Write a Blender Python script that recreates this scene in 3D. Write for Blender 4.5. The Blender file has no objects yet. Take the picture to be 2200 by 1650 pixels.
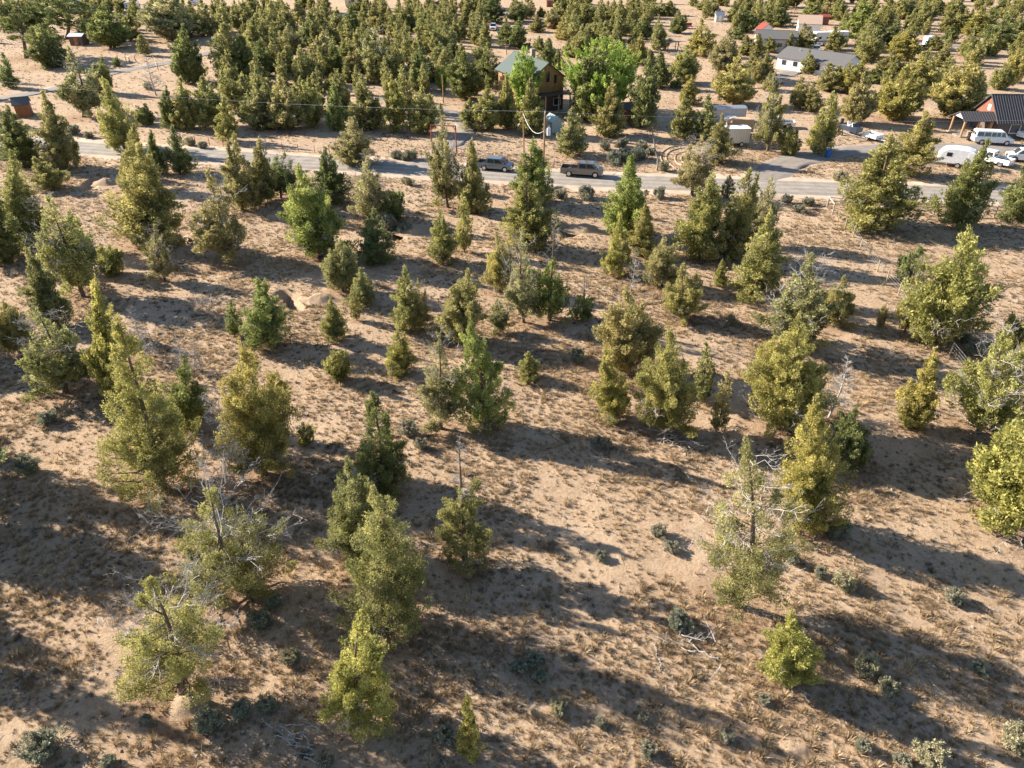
import bpy, bmesh, math, random
import numpy as np
from mathutils import Vector, Matrix, Quaternion
R = math.radians
scene = bpy.context.scene
C = scene.collection

# ------------------------------------------------------------------ camera, sky, sun, exposure
CAM_H, PITCH, FPX = 32.0, R(33.9), 1526.0            # drone height (m), tilt below the horizon, focal length in photo pixels
cam_data = bpy.data.cameras.new('camera')
cam_data.sensor_width = 36.0
cam_data.lens = 36.0 * FPX / 2200.0
cam_data.clip_start = 0.5
cam_data.clip_end = 6000
cam = bpy.data.objects.new('camera', cam_data)
cam.location = (0, 0, CAM_H)
cam.rotation_euler = (R(90) - PITCH, 0, 0)
C.objects.link(cam)
scene.camera = cam

SUN_EL, SUN_AZ = R(25.0), R(-21.0)                   # height of the sun; heading of the shadows measured from +X
world = bpy.data.worlds.new('World')
scene.world = world
world.use_nodes = True
nt = world.node_tree
nt.nodes.clear()
sky = nt.nodes.new('ShaderNodeTexSky')
sky.sky_type = 'NISHITA'
sky.sun_disc = False
sky.sun_elevation = SUN_EL
sky.sun_rotation = math.atan2(-math.cos(SUN_AZ), -math.sin(SUN_AZ))
sky.altitude = 1000
sky.air_density = 1.0
sky.dust_density = 0.6
bg = nt.nodes.new('ShaderNodeBackground')
bg.inputs['Strength'].default_value = 0.075
wo = nt.nodes.new('ShaderNodeOutputWorld')
nt.links.new(sky.outputs[0], bg.inputs['Color'])
nt.links.new(bg.outputs[0], wo.inputs['Surface'])

sd = bpy.data.lights.new('sun', 'SUN')
sd.energy = 5.0
sd.angle = R(0.53)
sd.color = (1.0, 0.90, 0.76)
sun = bpy.data.objects.new('sun', sd)
sdir = Vector((math.cos(SUN_EL) * math.cos(SUN_AZ), math.cos(SUN_EL) * math.sin(SUN_AZ), -math.sin(SUN_EL)))
sun.rotation_euler = sdir.to_track_quat('-Z', 'Y').to_euler()
sun.location = (-60, 60, 80)
C.objects.link(sun)

scene.view_settings.view_transform = 'Standard'
scene.view_settings.look = 'None'
scene.view_settings.gamma = 1.0
scene.view_settings.use_curve_mapping = False
scene.view_settings.exposure = 1.55
scene.render.engine = 'CYCLES'
scene.cycles.max_bounces = 5
scene.cycles.diffuse_bounces = 3
scene.cycles.transparent_max_bounces = 8
scene.cycles.use_denoising = True

# ------------------------------------------------------------------ pixel -> place
SP, CP = math.sin(PITCH), math.cos(PITCH)
def ray(px, py):
    dx, v = (px - 1100.0) / FPX, (825.0 - py) / FPX
    return np.array((dx, CP + v * SP, -SP + v * CP))
def gp(px, py, z=0.0):
    """where the ray through a photo pixel meets the ground"""
    d = ray(px, py)
    s = (z - CAM_H) / d[2]
    return np.array((s * d[0], s * d[1]))
def on_plane(px, py, Y):
    """the point of a pixel's ray above the line Y on the ground: for tops of upright things"""
    d = ray(px, py)
    s = Y / d[1]
    return np.array((s * d[0], s * d[1], CAM_H + s * d[2]))
def ppm(x, y, z=0.0):
    """photo pixels per metre at a place"""
    return FPX / (y * CP + (CAM_H - z) * SP)

# ------------------------------------------------------------------ noise and ground height
_lat = np.random.default_rng(7).random((256, 256))
def vnoise(x, y, s, off=0):
    x = np.asarray(x, float) / s + 17.3 * off + 1000; y = np.asarray(y, float) / s + 9.1 * off + 1000
    xi, yi = np.floor(x).astype(int), np.floor(y).astype(int)
    fx, fy = x - xi, y - yi
    fx, fy = fx * fx * (3 - 2 * fx), fy * fy * (3 - 2 * fy)
    g = lambda a, b: _lat[a % 256, b % 256]
    return (g(xi, yi) * (1 - fx) + g(xi + 1, yi) * fx) * (1 - fy) + (g(xi, yi + 1) * (1 - fx) + g(xi + 1, yi + 1) * fx) * fy

ROAD_PX = [(-500, 268), (-100, 297), (195, 319), (435, 333), (644, 348), (858, 361), (1204, 382.5), (1404, 392.5), (1760, 405), (2144, 418.5), (2700, 432)]
ROAD = np.array([gp(*p) for p in ROAD_PX])
DRIVES = {   # centre lines in photo pixels, width in metres
    'house_driveway': ([(905, 352), (950, 322), (1000, 285), (985, 252), (945, 236), (880, 225), (800, 208)], 3.2),
    'parking_drive': ([(1610, 402), (1690, 352), (1760, 333), (1850, 322), (1960, 318), (2080, 318), (2240, 321), (2400, 326)], 5.5),
    'gravel_drive': ([(-120, 228), (0, 211), (110, 192), (225, 160), (335, 139), (440, 116), (560, 84), (640, 62), (700, 47), (760, 22)], 4.5),
    'yard_track': ([(1660, 168), (1750, 140), (1850, 108), (1990, 100), (2120, 96), (2300, 92)], 4.5),
}
DRIVE_W = {k: (np.array([gp(*p) for p in v[0]]), v[1]) for k, v in DRIVES.items()}
def seg_dist(P, line):
    """distance of points from a polyline"""
    A = line[:-1]; AB = line[1:] - A; L2 = (AB * AB).sum(1)
    if len(P) < 50:
        d = P[:, None] - A[None]
        t = np.clip((d * AB).sum(2) / L2, 0, 1)
        return np.sqrt(((d - t[..., None] * AB) ** 2).sum(2)).min(1)
    out = np.full(len(P), 1e9)
    lo, hi = line.min(0) - 12, line.max(0) + 12
    m = np.nonzero(((P > lo) & (P < hi)).all(1))[0]; Q = P[m]; o = out[m]
    for a, ab, l2 in zip(A, AB, L2):
        dx, dy = Q[:, 0] - a[0], Q[:, 1] - a[1]
        t = np.clip((dx * ab[0] + dy * ab[1]) / l2, 0, 1)
        o = np.minimum(o, (dx - t * ab[0]) ** 2 + (dy - t * ab[1]) ** 2)
    out[m] = np.sqrt(o)
    return out
def smooth_line(pts, n=6):
    pts = np.array(pts, float); out = []
    for i in range(len(pts) - 1):
        p0, p1, p2, p3 = pts[max(i - 1, 0)], pts[i], pts[i + 1], pts[min(i + 2, len(pts) - 1)]
        for t in np.linspace(0, 1, n, endpoint=False):
            out.append(0.5 * ((2 * p1) + (-p0 + p2) * t + (2 * p0 - 5 * p1 + 4 * p2 - p3) * t * t + (-p0 + 3 * p1 - 3 * p2 + p3) * t ** 3))
    out.append(pts[-1])
    return np.array(out)
ROAD_S = smooth_line(ROAD, 3)
DRIVE_S = {k: (smooth_line(v[0], 4), v[1]) for k, v in DRIVE_W.items()}
# test pits: two ends of the trench in pixels, width, depth
PITS = [((189, 399), (204, 384), 1.3, 1.5), ((388, 507), (410, 524), 1.1, 0.6), ((612, 630), (639, 659), 1.0, 1.5), ((1213, 482), (1224, 501), 1.3, 1.7), ((860, 494), (852, 512), 1.0, 1.4)]
PITS_W = [(gp(*a), gp(*b), w, dp) for a, b, w, dp in PITS]
def sst(a, b, x):
    t = np.clip((x - a) / (b - a), 0, 1)
    return t * t * (3 - 2 * t)
FLAT = []        # (x, y, r): places where something with a floor stands
def height(x, y, pits=True):
    x = np.atleast_1d(np.asarray(x, float)); y = np.atleast_1d(np.asarray(y, float))
    P = np.stack([x, y], 1)
    h = 0.30 * (vnoise(x, y, 14, 1) - .5) + 0.16 * (vnoise(x, y, 2.6, 2) - .5) + 0.10 * (vnoise(x, y, 0.8, 3) - .5)
    k = sst(3.4, 7.5, seg_dist(P, ROAD_S))
    for line, w in DRIVE_S.values():
        k = k * sst(w / 2, w / 2 + 2.5, seg_dist(P, line))
    for fx, fy, r in FLAT:
        k = k * sst(r, r * 1.4 + 1, np.hypot(x - fx, y - fy))
    far = 1 - sst(150, 240, np.hypot(x, y))
    h = h * k * far
    if pits:
        for a, b, w, dp in PITS_W:
            d = seg_dist(P, np.array([a, b]))
            h = h - dp * (1 - sst(w / 2 - .15, w / 2 + .28, d))
    return h
def gz(x, y):
    return float(height(x, y)[0])

# ------------------------------------------------------------------ materials
MATS = {}
def new_mat(name):
    m = bpy.data.materials.new(name); m.use_nodes = True
    MATS[name] = m
    return m, m.node_tree.nodes, m.node_tree.links, m.node_tree.nodes['Principled BSDF']
def plain(name, col, rough=0.6, metal=0.0, var=0.12, scale=3.0, bump=0.0, bscale=20.0, spec=0.4, alpha=None, coat=0):
    """a painted, wooden or metal surface with uneven tone"""
    m, N, L, b = new_mat(name)
    tc = N.new('ShaderNodeTexCoord'); no = N.new('ShaderNodeTexNoise')
    no.inputs['Scale'].default_value = scale; no.inputs['Detail'].default_value = 5
    L.new(tc.outputs['Object'], no.inputs['Vector'])
    hs = N.new('ShaderNodeMix'); hs.data_type = 'RGBA'
    hs.inputs[6].default_value = tuple(c * (1 - var) for c in col) + (1,)
    hs.inputs[7].default_value = tuple(min(1, c * (1 + var)) for c in col) + (1,)
    L.new(no.outputs['Fac'], hs.inputs[0]); L.new(hs.outputs[2], b.inputs['Base Color'])
    b.inputs['Roughness'].default_value = rough; b.inputs['Metallic'].default_value = metal
    b.inputs['Specular IOR Level'].default_value = spec
    b.inputs['Coat Weight'].default_value = coat
    if bump:
        n2 = N.new('ShaderNodeTexNoise'); n2.inputs['Scale'].default_value = bscale
        L.new(tc.outputs['Object'], n2.inputs['Vector'])
        bp = N.new('ShaderNodeBump'); bp.inputs['Strength'].default_value = bump; bp.inputs['Distance'].default_value = 0.03
        L.new(n2.outputs['Fac'], bp.inputs['Height']); L.new(bp.outputs['Normal'], b.inputs['Normal'])
    return m
def wood(name, a, bcol, sx=(1, 1, .12), scale=9, rough=.75):
    """boards: streaks along one axis"""
    m, N, L, b = new_mat(name)
    tc = N.new('ShaderNodeTexCoord'); mp = N.new('ShaderNodeMapping'); no = N.new('ShaderNodeTexNoise')
    mp.inputs['Scale'].default_value = sx
    no.inputs['Scale'].default_value = scale; no.inputs['Detail'].default_value = 6
    L.new(tc.outputs['Object'], mp.inputs['Vector']); L.new(mp.outputs[0], no.inputs['Vector'])
    cr = N.new('ShaderNodeValToRGB')
    cr.color_ramp.elements[0].position = .3; cr.color_ramp.elements[0].color = a + (1,)
    cr.color_ramp.elements[1].position = .7; cr.color_ramp.elements[1].color = bcol + (1,)
    L.new(no.outputs['Fac'], cr.inputs[0]); L.new(cr.outputs[0], b.inputs['Base Color'])
    b.inputs['Roughness'].default_value = rough
    return m
def foliage(name, dark, light, trans=.25, inst=False):
    """scale leaves: tint per clump from the mesh, tone of the tree from the object's own colour"""
    m, N, L, b = new_mat(name)
    at = N.new('ShaderNodeAttribute'); at.attribute_name = 'tone' if inst else 'tint'
    if inst: at.attribute_type = 'INSTANCER'
    cr = N.new('ShaderNodeMix'); cr.data_type = 'RGBA'
    cr.inputs[6].default_value = dark + (1,); cr.inputs[7].default_value = light + (1,)
    L.new(at.outputs['Fac'], cr.inputs[0])
    oi = N.new('ShaderNodeObjectInfo')
    mul = N.new('ShaderNodeMix'); mul.data_type = 'RGBA'; mul.blend_type = 'MULTIPLY'; mul.inputs[0].default_value = 1
    L.new(cr.outputs[2], mul.inputs[6]); L.new(oi.outputs['Color'], mul.inputs[7])
    L.new(mul.outputs[2], b.inputs['Base Color'])
    b.inputs['Roughness'].default_value = .65; b.inputs['Specular IOR Level'].default_value = .25
    tr = N.new('ShaderNodeBsdfTranslucent'); L.new(mul.outputs[2], tr.inputs['Color'])
    mx = N.new('ShaderNodeMixShader'); mx.inputs[0].default_value = trans
    out = N['Material Output']
    L.new(b.outputs[0], mx.inputs[1]); L.new(tr.outputs[0], mx.inputs[2]); L.new(mx.outputs[0], out.inputs['Surface'])
    return m
def ground_mat(name, cols, sand=.5):
    m, N, L, b = new_mat(name)
    tc = N.new('ShaderNodeTexCoord')
    def noise(scale, det=6, rough=.6):
        n = N.new('ShaderNodeTexNoise'); n.inputs['Scale'].default_value = scale; n.inputs['Detail'].default_value = det; n.inputs['Roughness'].default_value = rough
        L.new(tc.outputs['Object'], n.inputs['Vector']); return n
    def ramp(src, stops):
        r = N.new('ShaderNodeValToRGB'); e = r.color_ramp.elements
        while len(e) < len(stops): e.new(.5)
        for q, (p, c) in zip(e, stops): q.position = p; q.color = c + (1,)
        L.new(src, r.inputs[0]); return r
    def mix(f, a, c):
        x = N.new('ShaderNodeMix'); x.data_type = 'RGBA'
        if hasattr(f, 'is_linked'): L.new(f, x.inputs[0])
        else: x.inputs[0].default_value = f
        for k, s in ((6, a), (7, c)):
            if isinstance(s, tuple): x.inputs[k].default_value = s + (1,)
            else: L.new(s, x.inputs[k])
        return x.outputs[2]
    big = ramp(noise(.09, 4).outputs['Fac'], [(.35, cols[0]), (.65, cols[1])])
    mid = ramp(noise(.9, 7, .7).outputs['Fac'], [(.38, (0, 0, 0)), (.66, (1, 1, 1))])
    fine = ramp(noise(7.0, 6, .75).outputs['Fac'], [(.42, (0, 0, 0)), (.6, (1, 1, 1))])
    speck = ramp(noise(26.0, 3, .6).outputs['Fac'], [(.60, (0, 0, 0)), (.68, (1, 1, 1))])
    c1 = mix(mid.outputs[0], big.outputs[0], cols[2])
    h = N.new('ShaderNodeMath'); h.operation = 'MULTIPLY'; h.inputs[1].default_value = .55
    L.new(fine.outputs[0], h.inputs[0])
    c2 = mix(h.outputs[0], c1, cols[3])
    h2 = N.new('ShaderNodeMath'); h2.operation = 'MULTIPLY'; h2.inputs[1].default_value = .45
    L.new(speck.outputs[0], h2.inputs[0])
    c3 = mix(h2.outputs[0], c2, cols[4])
    at = N.new('ShaderNodeAttribute'); at.attribute_name = 'duff'
    c4 = mix(at.outputs['Fac'], c3, cols[5])
    L.new(c4, b.inputs['Base Color'])
    b.inputs['Roughness'].default_value = .95; b.inputs['Specular IOR Level'].default_value = .1
    bp = N.new('ShaderNodeBump'); bp.inputs['Strength'].default_value = 1.0; bp.inputs['Distance'].default_value = .16
    n3 = noise(2.6, 9, .8)
    L.new(n3.outputs['Fac'], bp.inputs['Height']); L.new(bp.outputs['Normal'], b.inputs['Normal'])
    return m
ground_mat('soil', [(.39, .27, .175), (.50, .37, .255), (.31, .205, .125), (.57, .44, .315), (.17, .12, .08), (.27, .165, .10)])
def road_mat(name, a, c, band):
    m, N, L, b = new_mat(name)
    tc = N.new('ShaderNodeTexCoord'); uv = N.new('ShaderNodeUVMap'); uv.uv_map = 'along'
    sp = N.new('ShaderNodeSeparateXYZ'); L.new(uv.outputs[0], sp.inputs[0])
    wv = N.new('ShaderNodeMath'); wv.operation = 'MULTIPLY'; wv.inputs[1].default_value = 25.0
    L.new(sp.outputs[0], wv.inputs[0])
    sn = N.new('ShaderNodeMath'); sn.operation = 'COSINE'; L.new(wv.outputs[0], sn.inputs[0])
    no = N.new('ShaderNodeTexNoise'); no.inputs['Scale'].default_value = .6; no.inputs['Detail'].default_value = 8; no.inputs['Roughness'].default_value = .7
    L.new(tc.outputs['Object'], no.inputs['Vector'])
    ad = N.new('ShaderNodeMath'); ad.operation = 'MULTIPLY_ADD'; ad.inputs[1].default_value = band
    L.new(sn.outputs[0], ad.inputs[0]); L.new(no.outputs['Fac'], ad.inputs[2])
    cr = N.new('ShaderNodeValToRGB'); cr.color_ramp.elements[0].position = .3; cr.color_ramp.elements[1].position = .72
    cr.color_ramp.elements[0].color = a + (1,); cr.color_ramp.elements[1].color = c + (1,)
    L.new(ad.outputs[0], cr.inputs[0]); L.new(cr.outputs[0], b.inputs['Base Color'])
    b.inputs['Roughness'].default_value = .9; b.inputs['Specular IOR Level'].default_value = .2
    n2 = N.new('ShaderNodeTexNoise'); n2.inputs['Scale'].default_value = 30
    L.new(tc.outputs['Object'], n2.inputs['Vector'])
    bp = N.new('ShaderNodeBump'); bp.inputs['Strength'].default_value = .4; bp.inputs['Distance'].default_value = .02
    L.new(n2.outputs['Fac'], bp.inputs['Height']); L.new(bp.outputs['Normal'], b.inputs['Normal'])
    return m
road_mat('chip_seal', (.215, .19, .165), (.36, .32, .275), .09)
road_mat('cinder', (.19, .165, .145), (.31, .27, .235), .05)
road_mat('shoulder_gravel', (.42, .31, .22), (.58, .46, .36), .02)
foliage('juniper_leaf', (.12, .125, .042), (.56, .515, .20), .42)
foliage('willow_leaf', (.17, .27, .04), (.48, .56, .13), .4)
foliage('sage_leaf', (.19, .185, .13), (.42, .40, .29), .25)
foliage('grass_blade', (.25, .175, .10), (.64, .49, .31), .35, True)
wood('bark', (.075, .048, .032), (.17, .115, .08), (1, 1, .15), 12)
wood('dead_wood', (.28, .25, .225), (.52, .475, .435), (1, 1, .2), 10)

# ------------------------------------------------------------------ object helpers
def np_mesh(name, V, F, tint=None, smooth=False):
    """triangles from arrays"""
    me = bpy.data.meshes.new(name)
    V = np.ascontiguousarray(V, np.float32); F = np.ascontiguousarray(F, np.int32)
    me.vertices.add(len(V)); me.vertices.foreach_set('co', V.ravel())
    k = F.shape[1]
    me.loops.add(F.size); me.loops.foreach_set('vertex_index', F.ravel())
    me.polygons.add(len(F)); me.polygons.foreach_set('loop_start', np.arange(0, F.size, k, dtype=np.int32))
    if tint is not None:
        a = me.attributes.new('tint', 'FLOAT', 'POINT'); a.data.foreach_set('value', np.ascontiguousarray(tint, np.float32))
    me.update(calc_edges=True)
    me.polygons.foreach_set('use_smooth', np.full(len(F), smooth))
    return me
def put(name, me, mat=None, parent=None, loc=None, rz=None):
    o = bpy.data.objects.new(name, me); C.objects.link(o)
    if mat and me is not None and not me.materials: me.materials.append(MATS[mat])
    if parent is not None: o.parent = parent
    if loc is not None: o.location = loc
    if rz is not None: o.rotation_euler = (0, 0, rz)
    return o
def tag(o, label=None, cat=None, group=None, kind=None):
    if label: o['label'] = label
    if cat: o['category'] = cat
    if group: o['group'] = group
    if kind: o['kind'] = kind
    return o
def thing(name, label, cat, loc=(0, 0, 0), rz=0.0, group=None):
    o = bpy.data.objects.new(name, None); C.objects.link(o)
    o.empty_display_size = .3
    o.location = loc; o.rotation_euler = (0, 0, rz)
    return tag(o, label, cat, group)
class MB:
    """collects boxes, prisms, cylinders and tubes into one mesh"""
    def __init__(s): s.bm = bmesh.new()
    def poly(s, pts, faces):
        v = [s.bm.verts.new(p) for p in pts]
        for f in faces:
            try: s.bm.faces.new([v[i] for i in f])
            except ValueError: pass
        return v
    def box(s, a, b):
        (x0, y0, z0), (x1, y1, z1) = a, b
        s.poly([(x0, y0, z0), (x1, y0, z0), (x1, y1, z0), (x0, y1, z0), (x0, y0, z1), (x1, y0, z1), (x1, y1, z1), (x0, y1, z1)],
               [(0, 3, 2, 1), (4, 5, 6, 7), (0, 1, 5, 4), (1, 2, 6, 5), (2, 3, 7, 6), (3, 0, 4, 7)]); return s
    def prism(s, prof, y0, y1, axis='y', top=None):
        """a closed outline pushed along an axis; top: the outline at the far end when it tapers"""
        n = len(prof); top = top or prof
        f = {'y': lambda p, q: (p[0], q, p[1]), 'x': lambda p, q: (q, p[0], p[1]), 'z': lambda p, q: (p[0], p[1], q)}[axis]
        pts = [f(p, y0) for p in prof] + [f(p, y1) for p in top]
        fs = [tuple(range(n)), tuple(range(2 * n - 1, n - 1, -1))] + [(i, i + n, (i + 1) % n + n, (i + 1) % n) for i in range(n)]
        s.poly(pts, fs); return s
    def hexa(s, p8):
        s.poly(p8, [(0, 3, 2, 1), (4, 5, 6, 7), (0, 1, 5, 4), (1, 2, 6, 5), (2, 3, 7, 6), (3, 0, 4, 7)]); return s
    def cyl(s, c, r, h, axis='z', n=14, r2=None):
        r2 = r if r2 is None else r2
        ring = [(math.cos(2 * math.pi * i / n), math.sin(2 * math.pi * i / n)) for i in range(n)]
        f = {'z': lambda a, b, q: (c[0] + a, c[1] + b, c[2] + q), 'y': lambda a, b, q: (c[0] + a, c[1] + q, c[2] + b), 'x': lambda a, b, q: (c[0] + q, c[1] + a, c[2] + b)}[axis]
        pts = [f(a * r, b * r, 0) for a, b in ring] + [f(a * r2, b * r2, h) for a, b in ring]
        s.poly(pts, [tuple(range(n)), tuple(range(2 * n - 1, n - 1, -1))] + [(i, i + n, (i + 1) % n + n, (i + 1) % n) for i in range(n)]); return s
    def bar(s, a, b, r, n=6, r2=None):
        a, b = Vector(a), Vector(b); d = b - a; r2 = r if r2 is None else r2
        q = d.to_track_quat('Z', 'Y'); pts = []
        for p, rr in ((a, r), (b, r2)):
            for i in range(n):
                t = 2 * math.pi * i / n + math.pi / n
                pts.append(tuple(p + q @ Vector((math.cos(t) * rr, math.sin(t) * rr, 0))))
        s.poly(pts, [tuple(range(n)), tuple(range(2 * n - 1, n - 1, -1))] + [(i, i + n, (i + 1) % n + n, (i + 1) % n) for i in range(n)]); return s
    def build(s, name, mat, parent=None, loc=None, rz=None, bevel=0, smooth=False):
        bmesh.ops.recalc_face_normals(s.bm, faces=s.bm.faces)
        if bevel:
            bmesh.ops.bevel(s.bm, geom=[e for e in s.bm.edges if len(e.link_faces) == 2 and e.calc_face_angle(0) > .5], offset=bevel, segments=2, affect='EDGES', clamp_overlap=True)
        me = bpy.data.meshes.new(name); s.bm.to_mesh(me); s.bm.free()
        if smooth:
            for p in me.polygons: p.use_smooth = True
        return put(name, me, mat, parent, loc, rz)
def tubes(P, Rr, S=4):
    """many tapered tubes at once: P (n,k,3) points, Rr (n,k) radii"""
    n, k, _ = P.shape
    T = np.gradient(P, axis=1); T /= np.linalg.norm(T, axis=2, keepdims=True) + 1e-9
    up = np.where(np.abs(T[..., 2:3]) > .9, np.array((1., 0, 0)), np.array((0, 0, 1.)))
    A = np.cross(T, up); A /= np.linalg.norm(A, axis=2, keepdims=True) + 1e-9
    B = np.cross(T, A)
    th = np.arange(S) * 2 * math.pi / S
    V = P[:, :, None] + Rr[:, :, None, None] * (np.cos(th)[None, None, :, None] * A[:, :, None] + np.sin(th)[None, None, :, None] * B[:, :, None])
    idx = np.arange(n * k * S).reshape(n, k, S)
    a, b = idx[:, :-1], idx[:, 1:]
    a2, b2 = np.roll(a, -1, 2), np.roll(b, -1, 2)
    F = np.concatenate([np.stack([a, a2, b2], -1).reshape(-1, 3), np.stack([a, b2, b], -1).reshape(-1, 3)])
    return V.reshape(-1, 3), F
def join(parts):
    V, F, o = [], [], 0
    for v, f in parts:
        V.append(v); F.append(f + o); o += len(v)
    return np.concatenate(V), np.concatenate(F)

# ------------------------------------------------------------------ trees
def unit(a): return a / (np.linalg.norm(a, axis=-1, keepdims=True) + 1e-9)
def rdirs(rng, n): return unit(rng.normal(size=(n, 3)))
def twig_tree(rng, roots, dirs, L, r, droop=-.1, n2=7, n3=4, up=.35):
    """grey dead limbs: boughs, side twigs and their tips"""
    n = len(roots)
    def grow(p0, d, l, r0, wob, k=5):
        m = len(p0); t = np.linspace(0, 1, k)
        P = p0[:, None] + d[:, None] * (l[:, None, None] * t[None, :, None])
        P[:, :, 2] += (droop * t + up * t ** 2.2)[None] * l[:, None]
        P[:, 1:] += rng.normal(size=(m, k - 1, 3)) * (wob * l[:, None, None])
        return P, r0[:, None] * (1 - .8 * t)[None]
    out = []
    P1, R1 = grow(roots, dirs, L, r, .045); out.append(tubes(P1, R1, 4))
    def side(P, D, l, r0, k):
        m = len(P); q = np.repeat(np.arange(m), k)
        g = P.shape[1] - 1; s = rng.uniform(.25, 1, m * k); i = np.minimum((s * g).astype(int), g - 1); f = s * g - i
        b = P[q, i] * (1 - f)[:, None] + P[q, i + 1] * f[:, None]
        d = unit(D[q] * .7 + rdirs(rng, m * k) * .9 + np.array((0, 0, .15)))
        return b, d, l[q] * rng.uniform(.22, .55, m * k) * (1.15 - .6 * s), r0[q] * .55
    b2, d2, l2, r2 = side(P1, dirs, L, r, n2)
    P2, R2 = grow(b2, d2, l2, r2, .07, 4); out.append(tubes(P2, R2, 3))
    if n3:
        b3, d3, l3, r3 = side(P2, d2, l2, r2, n3)
        P3, R3 = grow(b3, d3, l3, np.maximum(r3, .006), .08, 3); out.append(tubes(P3, R3, 3))
    return join(out)
SHAPES = {
    'c': lambda t: (1 - t) ** .92 * (1 - np.exp(-(t + .05) * 10)) * 1.25,
    'n': lambda t: (1 - t) ** .55 * (1 - np.exp(-(t + .05) * 7)) * 1.1,
    'r': lambda t: np.sqrt(np.clip(1 - (1.75 * t - .75) ** 2, 0, 1)) * (.55 + .45 * np.clip(t * 4, 0, 1)),
}
def gen_tree(seed, H, W, kind='c', lean=(0, 0), e=.12, cov=1.15, limbs=.4):
    """an evergreen grown in its own frame, foot at the origin: meshes for trunk, crown and dead limbs"""
    rng = np.random.default_rng(seed)
    bow = rng.normal(size=2) * .03 * H
    def axis(t):
        t = np.asarray(t, float)
        return np.stack([lean[0] * t + bow[0] * np.sin(t * 3.1), lean[1] * t + bow[1] * np.sin(t * 3.1), t * H], -1)
    Rm = W / 2
    L = []           # leaders: base point, tip point, radius, shape
    top_live = 1.0
    if kind == 'c':
        L.append((axis(.03), axis(1), Rm, 'c'))
        for k in range(rng.integers(1, 4)):
            a = rng.uniform(0, 6.28); q = rng.uniform(.62, .93); off = rng.uniform(.15, .42) * Rm
            L.append((axis(.1), axis(q) + off * np.array((math.cos(a), math.sin(a), 0)), Rm * rng.uniform(.4, .6), 'c'))
    elif kind == 'n':
        L.append((axis(.06), axis(1), Rm, 'n'))
    elif kind in 'bsg':
        h0 = {'b': .10, 's': .16, 'g': .12}[kind]
        L.append((axis(h0), axis(1), Rm * .78, 'r' if kind == 'g' else 'c'))
        m = rng.integers(4, 7)
        for k in range(m):
            a = 6.28 * (k + rng.uniform(-.3, .3)) / m; q = rng.uniform(.42, .84); off = rng.uniform(.42, .66) * Rm
            L.append((axis(h0 * .9) + .35 * off * np.array((math.cos(a), math.sin(a), 0)), axis(q) + off * np.array((math.cos(a), math.sin(a), 0)), Rm * rng.uniform(.38, .52), 'r'))
    elif kind == 'k':
        top_live = .62
        L.append((axis(.04), axis(.62), Rm, 'c'))
        L.append((axis(.1), axis(.5) + Rm * .4 * np.array((rng.uniform(-1, 1), rng.uniform(-1, 1), 0)), Rm * .6, 'r'))
    elif kind == 'o':
        L.append((axis(.24), axis(1), Rm * .7, 'r'))
        for k in range(7):
            a = rng.uniform(0, 6.28); q = rng.uniform(.4, .95); off = rng.uniform(.4, .7) * Rm
            tip = axis(q) + off * np.array((math.cos(a), math.sin(a), 0))
            L.append((tip - np.array((0, 0, H * .16)), tip, Rm * .48, 'r'))
    elif kind == 'd':
        L.append((axis(.1), axis(1), Rm * .4, 'n'))
    elif kind == 'h':
        for k in range(5):
            a = 6.28 * k / 5 + rng.uniform(-.3, .3); off = rng.uniform(.2, .55) * Rm
            L.append((axis(0), axis(rng.uniform(.6, 1)) + off * np.array((math.cos(a), math.sin(a), 0)), Rm * rng.uniform(.5, .65), 'r'))
    dens = {'s': .5, 'k': .75, 'o': .8, 'g': 1.15, 'h': 1.0}.get(kind, 1.0)
    ca = float(np.clip(.07 * W + .06, .12, .42)) * (1.0 if kind != 'n' else .8)
    cc, cr_, cd, ct = [], [], [], []
    phase = rng.uniform(0, 6.28, 4)
    for B, T, rad, shp in L:
        hgt = np.linalg.norm(T - B)
        area = math.pi * rad * hgt * 1.05
        n = max(8, int(dens * .92 * area / (math.pi * ca * ca)))
        tt = rng.uniform(0, 1, n * 6)
        w = SHAPES[shp](tt) + .12
        tt = tt[rng.uniform(0, w.max(), n * 6) < w][:n]; n = len(tt)
        az = rng.uniform(0, 2 * math.pi, n)
        mod = 1 + .20 * np.sin(2 * az + phase[0] + 4 * tt) + .16 * np.sin(3 * az + phase[1] - 7 * tt) + rng.normal(size=n) * .15 + (rng.random(n) < .12) * rng.uniform(.1, .4, n)
        rr = rad * SHAPES[shp](tt) * (.38 + .62 * np.sqrt(rng.uniform(0, 1, n))) * np.clip(mod, .4, 1.7)
        dirh = np.stack([np.cos(az), np.sin(az), np.zeros(n)], -1)
        cpos = B + (T - B) * tt[:, None] + dirh * np.maximum(rr - ca * .35, 0)[:, None]
        cpos[:, 2] = np.maximum(cpos[:, 2], ca * .45)
        cc.append(cpos); cr_.append(ca * rng.uniform(.55, 1.25, n) * (1 - .55 * tt ** 3))
        cd.append(unit(dirh * .55 + np.array((0, 0, .9)) + rng.normal(size=(n, 3)) * .2)); ct.append(np.clip(rng.normal(.5, .2, n) + .12 * (tt - .5), 0, 1))
        m = 5 if kind != 'o' else 0                                   # the pointed tip
        if m:
            q = np.linspace(.86, 1.0, m)
            cc.append(B + (T - B) * q[:, None] + rng.normal(size=(m, 3)) * ca * .2); cr_.append(ca * np.linspace(.6, .28, m)); cd.append(np.tile((0, 0, 1.), (m, 1))); ct.append(np.full(m, .55))
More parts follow.
